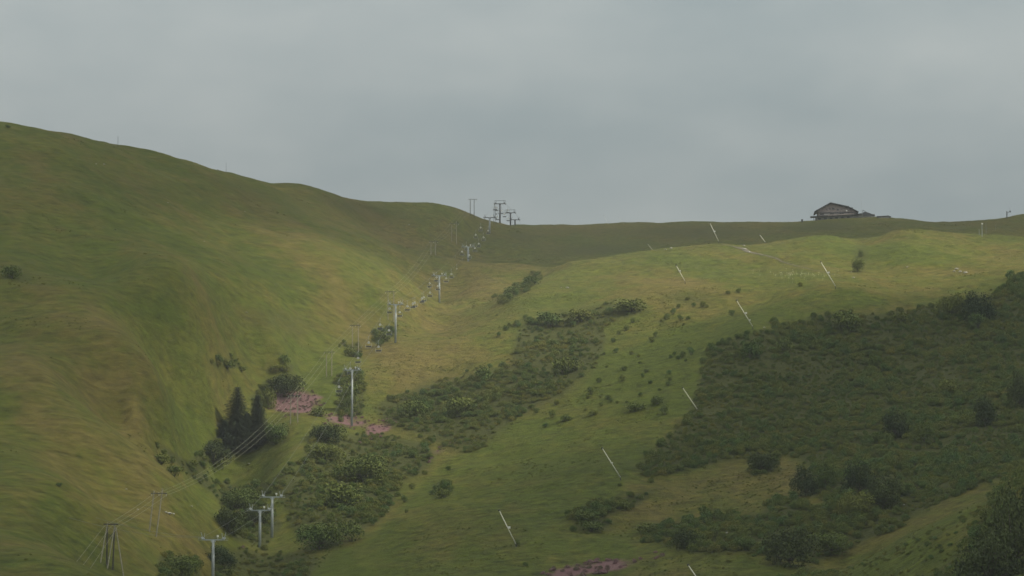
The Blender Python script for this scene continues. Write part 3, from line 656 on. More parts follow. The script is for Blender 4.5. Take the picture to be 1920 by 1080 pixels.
# -------- scrub: masses of bushes nobody could count
proto_objs = []
for o in COL.objects:
    if o.name.startswith('foliage') and o.parent and o.parent.name.startswith('bush') and o.data.name not in [p.data.name for p in proto_objs]: proto_objs.append(o)
for k in (3, 4):                                            # two real low bushes that also serve as source meshes
    if PROTO[k][0].name not in [p.data.name for p in proto_objs]:
        e = plant(k, (1745, 1560)[k-3], (700, 760)[k-3], 22, 12, ('low olive bush among the scrub below the pair of large bushes', 'low olive bush in the scrub right of the slanting pole')[k-3])
        proto_objs.append([c for c in e.children if c.name.startswith('foliage')][0])
order = {PROTO[k][0].name: k for k in range(5)}; proto_objs.sort(key=lambda o: order[o.data.name])
print('protos', [o.data.name for o in proto_objs])
def scatter(name, label, n, mask, smin, smax, weights, thr, seed, Ln=14.0, zsq=(0.7, 1.1), cat='scrub', protos=None):
    protos = protos or proto_objs
    r = np.random.default_rng(seed); Y = np.sqrt(r.uniform(490**2, 1560**2, n)); X = r.uniform(-0.225, 0.225, n)*Y
    z = grid_h(X, Y); px, py = proj(X, Y, z); w = samp(mask, px, py)
    keep = (w + 1.0*fbm(X, Y, Ln, 3, seed) + 0.5*fbm(X, Y, 4.0, 2, seed+1) > thr) & (w > 0.03); X = X[keep]; Y = Y[keep]; z = z[keep]; m = len(X)
    big = np.clip(0.5+1.1*fbm(X, Y, 18.0, 3, seed+2), 0, 1)
    sc = smin + (smax-smin)*np.clip(big*0.75 + 0.45*r.random(m)**2, 0, 1.1)
    me = bpy.data.meshes.new(name); me.vertices.add(m); me.vertices.foreach_set('co', np.stack([X, Y, z-0.12*sc], -1).astype(np.float32).ravel())
    S = np.stack([sc, sc, sc*r.uniform(zsq[0], zsq[1], m)], -1)
    a = me.attributes.new('s', 'FLOAT_VECTOR', 'POINT'); a.data.foreach_set('vector', S.astype(np.float32).ravel())
    R = np.stack([r.normal(0, 0.12, m), r.normal(0, 0.12, m), r.uniform(0, 6.28, m)], -1)
    a = me.attributes.new('r', 'FLOAT_VECTOR', 'POINT'); a.data.foreach_set('vector', R.astype(np.float32).ravel())
    a = me.attributes.new('k', 'INT', 'POINT'); a.data.foreach_set('value', r.choice(len(weights), m, p=np.array(weights)/sum(weights)).astype(np.int32))
    o = link(name, me); tag(o, label, cat, kind='stuff')
    g = bpy.data.node_groups.new(name, 'GeometryNodeTree'); g.interface.new_socket('Geometry', in_out='INPUT', socket_type='NodeSocketGeometry'); g.interface.new_socket('Geometry', in_out='OUTPUT', socket_type='NodeSocketGeometry')
    gi = g.nodes.new('NodeGroupInput'); go = g.nodes.new('NodeGroupOutput'); ip = g.nodes.new('GeometryNodeInstanceOnPoints')
    jn = g.nodes.new('GeometryNodeJoinGeometry')
    for ob in reversed(protos):
        oi = g.nodes.new('GeometryNodeObjectInfo'); oi.inputs['Object'].default_value = ob; oi.inputs['As Instance'].default_value = True; oi.transform_space = 'ORIGINAL'
        g.links.new(oi.outputs['Geometry'], jn.inputs[0])
    ip.inputs['Pick Instance'].default_value = True
    def na(nm, ty):
        q = g.nodes.new('GeometryNodeInputNamedAttribute'); q.data_type = ty; q.inputs['Name'].default_value = nm; return q.outputs['Attribute']
    g.links.new(gi.outputs[0], ip.inputs['Points']); g.links.new(jn.outputs[0], ip.inputs['Instance'])
    g.links.new(na('k', 'INT'), ip.inputs['Instance Index']); g.links.new(na('r', 'FLOAT_VECTOR'), ip.inputs['Rotation']); g.links.new(na('s', 'FLOAT_VECTOR'), ip.inputs['Scale'])
    g.links.new(ip.outputs[0], go.inputs[0])
    md = o.modifiers.new('scatter', 'NODES'); md.node_group = g
    print(name, m); return o
scatter('scrub', 'dense dark green alder scrub covering the right slope', 80000, m_right, 0.45, 2.2, (6, 5, 5, 2, 4), 0.46, 11, zsq=(0.85, 1.35))
scatter('scrub', 'dark alder scrub on the bank between lift line and piste', 60000, m_left, 0.4, 1.9, (4, 4, 4, 3, 4), 0.66, 12, Ln=7.0, zsq=(0.85, 1.3))
scatter('scrub', 'alder thicket lining the stream gully', 60000, m_gul, 0.7, 2.2, (5, 5, 3, 2, 2), 0.45, 13, zsq=(0.85, 1.3))
m_mead0 = np.clip(1.0 - m_right - m_left - m_gul, 0, 1)

m_mead = np.clip(1.0 - m_right - m_left, 0, 1)*np.clip(0.56 + 0.6*poly_mask([[(900,560),(1340,545),(1400,620),(1300,740),(1180,880),(1500,870),(1560,1000),(1700,1000),(1925,900),(1925,1100),(560,1100),(450,1040),(700,780),(620,720),(800,650)]], 6) - 0.5*m_piste, 0, 1)
scatter('herbs', 'tall herbs and bilberry tufts dotted through the meadow', 80000, m_mead, 0.18, 0.5, (0, 0, 0, 4, 4), 1.02, 14, Ln=22.0, zsq=(0.5, 0.9), cat='herbs')

m_near = poly_mask([[(1560,1085),(1640,1045),(1720,1005),(1800,965),(1925,925),(2250,900),(2250,1300),(1500,1300)],[(420,1040),(560,1035),(640,1030),(560,1090),(420,1090)],[(1400,1040),(1500,960),(1600,1000),(1560,1060)]], 4)
scatter('tall_herbs', 'tall leafy herbs crowding the near grassy spur', 60000, m_near, 0.35, 0.95, (0, 0, 2, 4, 4), 0.55, 15, Ln=9.0, zsq=(0.6, 1.0), cat='herbs')

# -------- pink willowherb beds
M_PINK = leaf_mat('willowherb', (0.22, 0.115, 0.145), (0.42, 0.24, 0.29), (0.16, 0.14, 0.09), 0.1)
Lp_ = lobes(7, 77, 0.5); Vv, Ff = leaf_cloud(Lp_, 380, 0.17, 78); g = hit(552, 768)
pk = tag(link('willowherb', quad_mesh('willowherb', Vv, Ff, M_PINK), None, (g.x, g.y, g.z-0.1)), 'mauve willowherb clump in front of the twin poles', 'flowers', kind='stuff')
def emask(L, thr=0.5):
    m = np.zeros((MH, MW))
    for w_, f in L: m = m + w_*f(mxx, myy)
    return np.clip(m, 0, 1)
m_pk = emask(PINK)
scatter('pink_flowers', 'beds of mauve willowherb beside the gully and lift', 90000, m_pk, 0.45, 1.0, (1,), 0.42, 31, Ln=7.0, zsq=(0.8, 1.3), cat='flowers', protos=[pk])

m_fr = poly_mask(P_RIGHT + P_LEFTBANK + P_GULLY, 34)
m_fr = np.where(m_fr > 0.03, m_fr, 0)
scatter('low_scrub', 'low straggling shrubs fraying out from the scrub edges', 60000, m_fr, 0.22, 1.15, (4, 3, 2, 4, 4), 0.76, 41, Ln=8.0, zsq=(0.7, 1.2))
# ------------------------------------------------------------------ chairlift
LX0, LM = -137.3, 0.0846
Ld = Vector((LM, 1, 0)).normalized(); Lp = Vector((Ld.y, -Ld.x, 0))       # along the line, and to its right
LRZ = math.atan2(Lp.y, Lp.x)
TW = [  # distance, arm height in the picture, arm width, extra frame, label
 (700, 1012, 5.9, 'v', 'lowest grey lift tower, cut by the bottom edge of the picture'),
 (768, 957, 5.7, 'v', 'front lift tower of the close pair above the bottom edge'),
 (788, 932, 5.7, 'v', 'rear and higher lift tower of the close pair above the bottom edge'),
 (949, 694, 5.0, 'v', 'tallest grey lift tower, standing in purple flowers right of the spruces'),
 (1069, 571, 5.2, 'v', 'lift tower beside twin wooden poles, just above the bushy gully'),
 (1226, 517, 5.4, 'v', 'lift tower on the tawny saddle left of the small bushy gully'),
 (1357, 463, 5.4, 'v', 'lift tower rising from behind the grassy spur below the skyline'),
 (1476, 408, 5.6, 'v', 'leftmost lift tower breaking the skyline, with its foot on the green slope'),
 (1540, 382, 5.6, 't', 'highest lift tower on the skyline, middle of the cluster'),
 (1612, 399, 5.2, 't', 'lift tower on the skyline right of the highest one'),
 (1645, 412, 5.0, 'v', 'smallest and rightmost lift tower of the skyline cluster')]
towers = []
def head_z(Y, py): return float(ab(960, py)[1])*Y
proto = None
for i, (Y, ay, aw, fr_, lab) in enumerate(TW):
    x = LX0 + LM*Y; gz = H(x, Y); az = head_z(Y, ay); hh = az - gz
    r = empty('lift_tower', (x, Y, gz), lab, 'lift tower', 'steel towers of the chairlift', LRZ)
    m = MB(); m.tube((0, 0, -1.0), (0, 0, hh-0.15), 0.46 if i < 6 else 0.50, 0.34 if i < 6 else 0.42, 14); m.build('column', M_STEEL if i < 7 else M_DARK if i > 7 else M_STEEL, r, smooth=True)
    MT = M_STEEL if i < 7 else M_DARK
    m = MB(); m.box((0, 0, hh), (aw, 0.34, 0.38)); m.box((0, 0, hh-0.4), (1.2, 0.42, 0.45)); m.build('crossarm', MT, r)
    m = MB(); m.box((0.0, -0.58, -0.3+hh/2), (0.05, 0.05, hh)); m.box((0.34, -0.58, -0.3+hh/2), (0.05, 0.05, hh))
    for k in range(int(hh/0.6)): m.box((0.17, -0.58, 0.3+k*0.6), (0.32, 0.04, 0.04))
    m.build('ladder', MT, r)
    for sg in (-1, 1):
        xe = sg*(aw/2-0.25)
        m = MB(); m.box((xe, 0, hh+0.30), (0.14, 4.2, 0.22)); m.box((xe, 0, hh+0.12), (0.3, 0.8, 0.3))
        for k in range(6): m.disc((xe+sg*0.12, -1.8+k*0.72, hh+0.42), (1, 0, 0), 0.27, 0.12, 12)
        m.box((xe+sg*0.55, 0, hh-0.15), (0.6, 4.2, 0.06)); m.box((xe+sg*0.84, 0, hh+0.45), (0.04, 4.2, 0.05))
        for k in (-2.05, 0, 2.05): m.box((xe+sg*0.84, k, hh+0.16), (0.05, 0.05, 0.62))
        m.build('sheave_assembly', M_DARK if i > 6 else M_STEEL, r)
        m = MB(); m.tube((xe-sg*0.25, 0, hh+0.19), (xe-sg*0.42, 0, hh+1.75), 0.09, 0.07, 6); m.tube((xe+sg*0.1, 0.3, hh+0.19), (xe+sg*0.62, 0.3, hh+1.95), 0.09, 0.07, 6)
        m.build('lifting_arm', MT, r)
    if fr_ == 't':
        MB().box((0, 0, hh+1.8), (aw+0.6, 0.16, 0.18)).build('lifting_frame', MT, r)
    if i < 8: MB().box((1.25, -0.25, hh+0.95), (0.55, 0.06, 0.55)).box((1.25, -0.2, hh+0.45), (0.07, 0.05, 0.5)).build('number_plate', M_WHITE, r)
    towers.append((Vector((x, Y, 0)), az, aw, hh, gz))
# lower neighbour out of the picture carries the ropes on
t0 = Vector((LX0+LM*560, 560, 0)); zlow = H(t0.x, t0.y)+9
ropes = {}
for sg, nm in ((-1, 'left'), (1, 'right')):
    pts = []; P = [(t0, zlow, 5.9)] + [(a, z, w) for a, z, w, _, _ in towers]
    P.append((Vector((LX0+LM*1700, 1700, 0)), towers[-1][1]-6, 5.0))
    for (a, za, wa), (b, zb, wb) in zip(P[:-1], P[1:]):
        pa = a + Lp*sg*(wa/2-0.13); pb = b + Lp*sg*(wb/2-0.13); pa.z = za+0.68; pb.z = zb+0.68; sp_ = (pb-pa).length; n = max(3, int(sp_/4))
        for k in range(n):
            f = k/n; p = pa.lerp(pb, f); p.z -= 4*f*(1-f)*0.9*(sp_/120)**2; pts.append(p)
    pts.append(pb); ropes[sg] = pts
    m = MB(); m.path(pts, 0.035, 5)
    tag(m.build('haul_rope', M_ROPE), 'steel rope on the %s side of the chairlift towers' % nm, 'cable', 'haul ropes of the chairlift')
DOTS = [(902,427),(917,435),(894,443),(909,449),(899,459),(890,464),(875,462),(865,470),(880,479),(854,489),(869,498),(843,505),(859,511),(848,518),(836,520),(818,520),(823,541),(806,532),(793,553),(811,560),(778,569),(796,573),(765,580),(781,580),(749,585),(730,575),(712,608),(732,623),(693,645),(713,655),(673,675),(656,690),(634,724),(926,386),(931,390),(939,392),(931,404),(941,396),(947,398),(952,395),(953,409)]
SPAN = ['below the lowest tower', 'between the lowest tower and the close pair', 'between the two close towers', 'between the close pair and the tallest tower', 'between the tallest tower and the one above it',
        'between the gully tower and the saddle tower', 'between the saddle tower and the spur tower', 'between the spur tower and the skyline', 'left of the highest skyline tower', 'right of the highest skyline tower', 'by the rightmost skyline tower', 'beyond the skyline towers']
def span_of(Y):
    k = 0
    for q in TW:
        if Y > q[0]: k += 1
    return k
taken = []; cnt = {}; spots = []
for (dx, dy) in DOTS:
    best = None
    for sg in (-1, 1):
        R = ropes[sg]
        for a, b in zip(R[:-1], R[1:]):
            for f in (0.0, 0.33, 0.66):
                p = a.lerp(b, f); u, v = proj(p.x, p.y, p.z-2.3); e_ = (u-dx)**2 + (v-dy)**2*0.5
                if any(s == sg and abs(y-p.y) < 6 for s, y in taken): e_ += 1e5
                if best is None or e_ < best[0]: best = (e_, sg, p)
    taken.append((best[1], best[2].y)); spots.append((best[1], best[2]))
spots.sort(key=lambda s: s[1].y)
def make_chair():
    r = empty('lift_chair', (0, 0, 0), 'x', 'lift chair', 'chairs hanging on the chairlift', LRZ)
    MB().box((0, 0, 0.0), (0.22, 0.5, 0.22)).build('grip', M_STEEL, r)
    MB().path([(0, 0, 0), (0.0, 0.06, -0.9), (0, 0.18, -1.8), (0, 0.2, -2.4)], [0.055]*4, 6).build('hanger', M_STEEL, r)
    MB().disc((0, 0.12, -2.3), (0, 1, 0.25), 0.46, 0.06, 10).build('glint_plate', M_WHITE, r)  # white disc put in for the bright glint on each chair
    m = MB()
    for sg in (-1, 1): m.path([(0, 0.2, -2.45), (sg*0.95, 0.2, -2.55), (sg*1.12, 0.2, -2.9), (sg*1.12, 0.15, -4.0), (sg*1.12, -0.45, -4.05)], [0.05]*5, 6)
    m.build('frame', M_STEEL, r)
    MB().box((0, -0.15, -4.0), (1.9, 0.5, 0.1)).build('seat', M_CHAIR, r)
    MB().box((0, 0.16, -3.7), (1.9, 0.06, 0.4)).build('backrest', M_CHAIR, r)
    m = MB(); m.path([(-1.1, 0.1, -3.3), (-1.0, -0.65, -3.6), (-0.9, -0.75, -4.5)], [0.03]*3, 5); m.path([(1.1, 0.1, -3.3), (1.0, -0.65, -3.6), (0.9, -0.75, -4.5)], [0.03]*3, 5); m.tube((-0.95, -0.75, -4.5), (0.95, -0.75, -4.5), 0.04)
    m.build('safety_bar', M_STEEL, r); return r
ORD = ['lowest', 'second', 'third', 'fourth', 'fifth', 'sixth', 'seventh', 'eighth', 'ninth', 'tenth', 'eleventh', 'twelfth']
chair0 = None
for sg, p in spots:
    k = (sg, span_of(p.y)); cnt[k] = cnt.get(k, 0)+1
    lab = '%s chair on the %s rope %s' % (ORD[cnt[k]-1], 'left' if sg < 0 else 'right', SPAN[k[1]])
    if chair0 is None: chair0 = make_chair(); c = chair0
    else:
        c = chair0.copy(); COL.objects.link(c)
        for ch in list(chair0.children): d_ = ch.copy(); COL.objects.link(d_); d_.parent = c
    c['label'] = lab; c.location = p

# ------------------------------------------------------------------ wooden power line
def pt(px, py, Y): a, t = ab(px, py); return Vector((float(a)*Y, Y, float(t)*Y))
HF = [ # poles (foot x, foot y, top x, top y), arm (x0,x1,y), colour, label
 ([(279.5,997,289,920),(292,1007,305,916)], (283,313,925), M_WOOD, 'pair of leaning wooden poles on the lower left slope, right above the braced frame'),
 ([(544.5,796,545.5,740),(558,792,557.8,739)], (540,563,742), M_WOOD, 'pale twin wooden poles in front of the purple flower patch'),
 ([(612,710,612,664),(622,702,622,655)], (607,627,660), M_WOOD, 'short twin wooden poles between purple patch and the upper gully'),
 ([(661,661,660.5,611),(672,664,671.7,607)], (656,676,610), M_WOOD, 'twin wooden poles standing in the dark gully bush left of a lift tower'),
 ([(727.5,604,727.5,545),(738.5,600,738,545)], (722,743,547), M_WOOD, 'tall twin wooden poles just left behind the gully lift tower'),
 ([(808,476,808,452),(816.5,480,816.5,451)], (804,821,453), M_WOOD, 'small twin wooden poles at the crest of the grassy spur'),
 ([(847,456,847,421),(856,457,855.5,415)], (843,860,419), M_WOOD, 'pale twin wooden poles on the slope under the skyline frame'),
 ([(881.7,405.5,881.7,374),(889,408,889,374)], (878.5,894.5,373.5), M_WOODDK, 'dark wooden H frame standing on the skyline left of the lift towers')]
arms = []
# braced strain frame, lower left
g0 = hit(207, 1066); Y0 = g0.y; s0_ = Y0/FPX
r = empty('power_pole_frame', (g0.x, g0.y, g0.z-0.4), 'braced wooden pole frame with splayed legs at the lower left', 'power pole', 'wooden poles of the power line')
def seg(m, fx, fy, tx, ty, dy, rad, drop=0.8):
    f = pt(fx, fy, Y0); t_ = pt(tx, ty, Y0); f.y += dy; fz = H(f.x, f.y)-0.5; f.z = min(fz, f.z+0.2); m.tube(f-r.location, t_-r.location, rad, rad*0.8, 8)
for q in ((200, 1056, 201, 984, 0.3), (211, 1060, 215, 984, 0.3)): m = MB(); seg(m, q[0], q[1], q[2], q[3], q[4], 0.19); m.build('pole', M_WOODDK, r)
for q in ((188, 1069, 202, 980, -1.5), (202.5, 1072, 216, 981, -1.5), (234, 1072, 217, 988, -0.5)): m = MB(); seg(m, q[0], q[1], q[2], q[3], q[4], 0.15); m.build('brace', M_WOOD, r)
a_, b_ = pt(194, 983, Y0)-r.location, pt(222, 983, Y0)-r.location; MB().box((a_+b_)/2, ((b_-a_).length, 0.3, 0.28)).build('crossarm', M_WOODDK, r)
m = MB(); m.tube(pt(201, 1010, Y0)-r.location, pt(214, 998, Y0)-r.location, 0.07); m.tube(pt(200, 998, Y0)-r.location, pt(213, 1010, Y0)-r.location, 0.07); m.build('cross_brace', M_WOODDK, r)
arms.append([pt(x_, 983, Y0) for x_ in (195, 208, 221)])
for poles, (ax0, ax1, ay), mat, lab in HF:
    gs = [hit(q[0], q[1]) for q in poles]; Y = gs[0].y if len(gs) == 1 else sum(g.y for g in gs)/len(gs)
    r = empty('power_pole_frame', (gs[0].x, Y, min(g.z for g in gs)), lab, 'power pole', 'wooden poles of the power line')
    for q in poles:
        f = pt(q[0], q[1], Y); t_ = pt(q[2], q[3], Y); f.z = min(f.z, H(f.x, f.y))-0.6
        MB().tube(f-r.location, t_-r.location, 0.19, 0.14, 8).build('pole', mat, r)
    a_, b_ = pt(ax0, ay, Y)-r.location, pt(ax1, ay, Y)-r.location
    MB().box((a_+b_)/2, ((b_-a_).length, 0.24, 0.2)).build('crossarm', M_WOODDK if mat is M_WOODDK else M_DARK, r)
    arms.append([pt(ax0+(ax1-ax0)*f, ay, Y) for f in (0.04, 0.5, 0.96)])
    for f in (0.04, 0.5, 0.96):
        p = pt(ax0+(ax1-ax0)*f, ay, Y)-r.location; MB().tube(p, p-Vector((0, 0, 0.75)), 0.09, 0.06, 6).build('insulator', M_TRIM, r)
arms.insert(0, [pt(60+i*26, 1150-3*i, 560) for i in range(3)])
for w, nm in enumerate(('left', 'middle', 'right')):
    pts = []
    for A, B in zip(arms[:-1], arms[1:]):
        a, b = A[w], B[w]; sp_ = (b-a).length; n = max(6, int(sp_/6))
        for k in range(n):
            f = k/n; p = a.lerp(b, f); p.z -= 4*f*(1-f)*1.6*(sp_/150)**2 + 0.0; p.z -= 0.5 ; pts.append(p)
    pts.append(arms[-1][w]-Vector((0, 0, 0.5)))
    tag(MB().path(pts, 0.026, 5).build('power_wire', M_WIRE), '%s wire of the power line on wooden poles along the gully' % nm, 'wire', 'power line wires')

# ------------------------------------------------------------------ snow lances, the thin pale poles leaning left
LN = [ (967,1020,936,957,[(955,989,.30)],None,'long pale leaning lance low on the open piste, nearest the bottom'),
 (1163,895,1129,840,[(1148,868,.16)],None,'pale leaning lance on the piste left of the scrub corner'),
 (1307,767,1280,727,[],None,'pale leaning lance at the left edge of the big right scrub'),
 (1411,612,1381,563,[(1399,587,.30),(1406,600,.22)],None,'pale leaning lance above the upper left corner of the scrub, with two white boxes'),
 (1566,536,1539,491,[(1554,511,.30)],None,'thick white leaning lance on the tawny bench right of the white flowers'),
 (1284,527,1268,498,[(1275,508,.30)],None,'pale leaning lance at the tawny patch on the sunny knoll'),
 (1347,452,1331,418,[(1340,434,.32)],1296,'white leaning lance reaching from the hill crest up to the skyline'),
 (1435,454,1424,440,[],1300,'short white leaning lance behind the crest below the skyline'),
 (1226,472,1214,457,[],1280,'faint thin leaning lance at the left shoulder of the sunny hill'),
 (1172,423,1160,407,[],1590,'very faint leaning lance on the skyline, right of another'),
 (1142,422,1132,404,[],1590,'faintest leaning lance on the skyline right of the lift towers'),
 (1318,1100,1290,1059,[],None,'leaning lance cut by the bottom edge of the picture')]
for (bx, by, tx, ty, gad, Y, lab) in LN:
    if Y is None: g = hit(bx, by+6) if by < 1080 else hit(bx, by); Y = g.y
    f = pt(bx, by, Y); t_ = pt(tx, ty, Y); gz = H(f.x, Y)
    r = empty('snow_lance', (f.x, Y, gz-0.2), lab, 'snow lance', 'leaning snow lances on the piste')
    thin = 0.06 if 'faint' in lab else 0.18 if 'thick' in lab else 0.145
    MB().tube(f-r.location, t_-r.location, thin*1.1, thin*0.7, 8).build('lance_tube', M_LANCE, r, smooth=True)
    MB().tube((0, 0, -0.4), f-r.location+Vector((0.1, 0, 0.2)), 0.09, 0.08).box((0.1, 0, max(0.5, (f.z-gz)*0.45)), (0.3, 0.3, 0.5)).build('stand', M_DARK, r)
    MB().disc(t_-r.location, (t_-f), thin*1.7, 0.4, 8).build('nozzle_head', M_DARK, r)
    for (gx, gy, rad) in gad:
        p = pt(gx, gy, Y)-r.location; MB().box((p.x, p.y-0.15, p.z), (rad*1.9, 0.3, rad*2.0)).box((p.x-0.3, p.y, p.z), (0.5, 0.1, 0.12)).build('valve_box', M_WHITE, r)

# ------------------------------------------------------------------ chalet on the ridge
gc_ = hit(1560, 413.5); CY_ = 1508.0; S_ = CY_/FPX
cx0 = float(ab(1557, 400)[0])*CY_; cz0 = float(ab(1557, 414.5)[1])*CY_
ch = empty('mountain_chalet', (cx0, CY_, cz0), 'large grey timber chalet with a wide gable roof on the skyline ridge', 'chalet', rz=math.radians(-4))
def X(px): return (px-1557)*S_
def Z(py): return (414.5-py)*S_
dpt = 15.0
# upper storey under the gable
MB().prism([(X(1533.5), Z(399.5)), (X(1604), Z(399.0)), (X(1604), Z(395.5)), (X(1590), Z(389.5)), (X(1558), Z(381.2)), (X(1533.5), Z(394.2))], 0, dpt-1).build('gable_wall', M_CLAD, ch)
MB().prism([(X(1535), Z(404.5)), (X(1606), Z(403.0)), (X(1606), Z(399.02)), (X(1535), Z(399.52))], 0.5, dpt-1).build('storey_wall', M_CLAD, ch)
rf = MB()
def slab(a, b, th, y0, y1): rf.prism([(X(a[0]), Z(a[1])), (X(b[0]), Z(b[1])), (X(b[0]), Z(b[1])+th), (X(a[0]), Z(a[1])+th)], y0, y1)
slab((1526.8, 397.6), (1557.3, 380.9), 0.42, -2.2, dpt); slab((1557.4, 380.9), (1590, 388.6), 0.42, -2.2, dpt); slab((1590.1, 388.6), (1609.5, 398.8), 0.42, -2.2, dpt)
roof = rf.build('roof', M_ROOF, ch)
for k, (cxp, y0, y1, w_) in enumerate(((1590.5, 393, 384.6, 1.25), (1598, 396, 387.6, 0.9))):
    MB().box((X(cxp), 5, (Z(y0)+Z(y1))/2), (w_, 1.2, Z(y1)-Z(y0))).box((X(cxp), 5, Z(y1)+0.1), (w_+0.35, 1.5, 0.18)).build('chimney', M_DARK, roof)
MB().box((X(1587), -2.3, Z(396.0)), (0.75, 0.1, 0.75)).build('skylight_glint', M_WHITE, ch)  # white square painting the reflection in a skylight
# gable trusses, small windows, shutters
for px_ in (1541, 1549, 1557.5, 1566, 1574, 1582):
    zt = Z(381.4)-abs(px_-1557.5)*S_*(0.56 if px_ < 1557 else 0.27)-0.4
    MB().box((X(px_), -0.12, (zt+Z(398.6))/2), (0.28, 0.2, zt-Z(398.6))).build('timber_post', M_CLAD, ch)
MB().box((X(1568), -0.25, Z(398.3)), (20.5, 0.25, 0.3)).build('timber_beam', M_DARK, ch)
for px_, py_w, w_, h_ in ((1562.3, 391, 1.3, 0.8), (1556.8, 391.2, 0.8, 0.7), (1571, 393, .8, .8), (1549.8, 392.5, 0.7, 0.7)):
    o = MB().box((X(px_), -0.06, Z(py_w)), (w_+0.2, 0.1, h_+0.2)).build('window', M_DARK, ch); MB().box((X(px_), -0.14, Z(py_w)), (w_, 0.06, h_)).build('pane', M_GLASS, o)
for px_ in (1539.5, 1543.2, 1558, 1561.5, 1576, 1580, 1595):
    o = MB().box((X(px_), 0.45, Z(401.4)), (1.0, 0.12, 0.85)).build('window', M_DARK, ch); MB().box((X(px_), 0.37, Z(401.4)), (0.85, 0.06, 0.7)).build('pane', M_GLASS, o)
for a0, a1 in ((1545.6, 1556), (1563.5, 1574.5), (1582.5, 1590)):
    MB().box((X((a0+a1)/2), 0.42, Z(401.3)), ((a1-a0)*S_, 0.1, 1.0)).build('pale_panel', M_TRIM, ch)
# terrace roof strip and lower storey
MB().prism([(X(1519), Z(408.4)), (X(1616), Z(403.2)), (X(1616), Z(402.2)), (X(1519), Z(406.9))], -4.5, 0.48).build('terrace_roof', M_ROOF, ch)
MB().prism([(X(1528.5), Z(418)), (X(1618), Z(414)), (X(1618), Z(403.4)), (X(1528.5), Z(408.1))], -2.4, 4.0).build('ground_floor_wall', M_STONEW, ch)
MB().prism([(X(1551), Z(406.6)), (X(1600), Z(404.1)), (X(1600), Z(401.9)), (X(1551), Z(404.3))], -4.75, -4.55).build('balcony_rail', M_CLAD, ch)
for px_ in (1525.2, 1529.0): MB().box((X(px_), -4.0, Z(412.5)), (0.28, 0.28, Z(407.9)-Z(418))).build('terrace_post', M_DARK, ch)
for px_ in (1536, 1547, 1558, 1568, 1579, 1590):
    o = MB().box((X(px_), -2.45, Z(410.0)+(px_-1560)*0.015), (1.6, 0.12, 1.0)).build('window', M_DARK, ch); MB().box((X(px_), -2.53, Z(410.0)+(px_-1560)*0.015), (1.4, 0.06, 0.8)).build('pane', M_GLASS, o)
# annexe with its triangular end and rounded cover
an = empty('chalet_annexe', (cx0+X(1625), CY_-1, cz0+Z(406)), 'low annexe with triangular frame and rounded roof right of the chalet', 'building')
m = MB(); m.box((0, 2, 0.2), (9.0, 6, 1.9)); m.build('wall', M_STONEW, an)
prof = [(-2.9, 1.1), (-2.2, 2.2), (-1.0, 2.35), (0.8, 1.9), (2.3, 1.3), (4.2, 0.6), (4.4, 0.3), (-2.9, 0.3)]
MB().prism([(x_+0.2, z_) for x_, z_ in prof], -1.4, 5.0).build('roof', M_ROOF, an)
m = MB(); m.tube((-2.4, -1.7, 0.3), (-2.4, -1.7, 3.45), 0.13); m.tube((-2.4, -1.7, 3.4), (-0.2, -1.7, 2.2), 0.16); m.build('gable_frame', M_DARK, an)
lo = empty('low_hut', (float(ab(1657, 404)[0])*1500, 1500, H(float(ab(1657, 404)[0])*1500, 1500)), 'flat dark roofed hut sunk in the ridge right of the chalet', 'hut')
MB().box((0, 0, 0.2), (6.4, 4, 1.0)).build('wall', M_STONEW, lo); MB().prism([(-4.0, 0.72), (2.2, 1.1), (3.9, 0.55), (3.9, 0.3), (2.2, 0.85), (-4.0, 0.5)], -2.4, 2.4).build('roof', M_ROOF, lo)
g = hit(1504, 417.5); kb = empty('info_box', (g.x, g.y, g.z-0.2), 'small dark box on posts left of the chalet', 'box')
MB().box((0, 0, 1.3), (1.0, 0.7, 1.2)).build('cabinet', M_DARK, kb); MB().box((0, 0, 0.35), (0.25, 0.25, 0.9)).box((0, 0, 1.98), (1.25, 0.95, 0.12)).build('post', M_DARK, kb)
for dx in (-1.6, 1.5, 2.6): tag(MB().tube((g.x+dx, g.y, H(g.x+dx, g.y)-0.2), (g.x+dx, g.y, H(g.x+dx, g.y)+0.75), 0.06).build('marker_post', M_DARK), {-1.6:'tiny post left of the dark box by the chalet', 1.5:'tiny post just right of the dark box by the chalet', 2.6:'tiny post between the dark box and the chalet terrace'}[dx], 'post')
g = hit(1617, 404); tag(MB().tube((g.x, g.y+3, g.z-0.5), (g.x, g.y+3, head_z(g.y, 366.5)), 0.06, 0.03).build('flag_pole', M_TRIM), 'very thin flag pole rising above the annexe of the chalet', 'pole')

# ------------------------------------------------------------------ masts and posts
def mast(px, by, ty, rad, label, name='mast', mat=M_DARK, Y=None, cat='mast', group=None):
    g = hit(px, by) if Y is None else Vector((float(ab(px, by)[0])*Y, Y, 0)); g.z = H(g.x, g.y)
    o = MB().tube((0, 0, -0.5), (0, 0, head_z(g.y, ty)-g.z), rad, rad*0.7, 8).build(name, mat, None, loc=g); return tag(o, label, cat, group)
mast(221, 275, 255, 0.10, 'thin pole on the left skyline, higher of the two')
mast(424, 316, 305, 0.08, 'short thin post on the left skyline, lower of the two')
g = hit(1888, 409); tz = head_z(g.y, 396) - g.z
r = empty('lift_mast', (g.x, g.y, g.z-0.3), 'stubby dark mast with antenna and box on the right skyline', 'mast')
MB().tube((0, 0, 0), (0, 0, tz+0.3), 0.32, 0.28, 10).build('column', M_DARK, r); MB().tube((0.3, 0, tz-0.8), (1.75, 0, tz+0.2), 0.12).build('bracket', M_DARK, r)
MB().box((1.9, 0, tz+0.1), (0.7, 0.5, 0.9)).build('equipment_box', M_DARK, r); MB().tube((1.8, 0, tz+0.4), (1.8, 0, tz+2.4), 0.05).build('antenna', M_DARK, r)
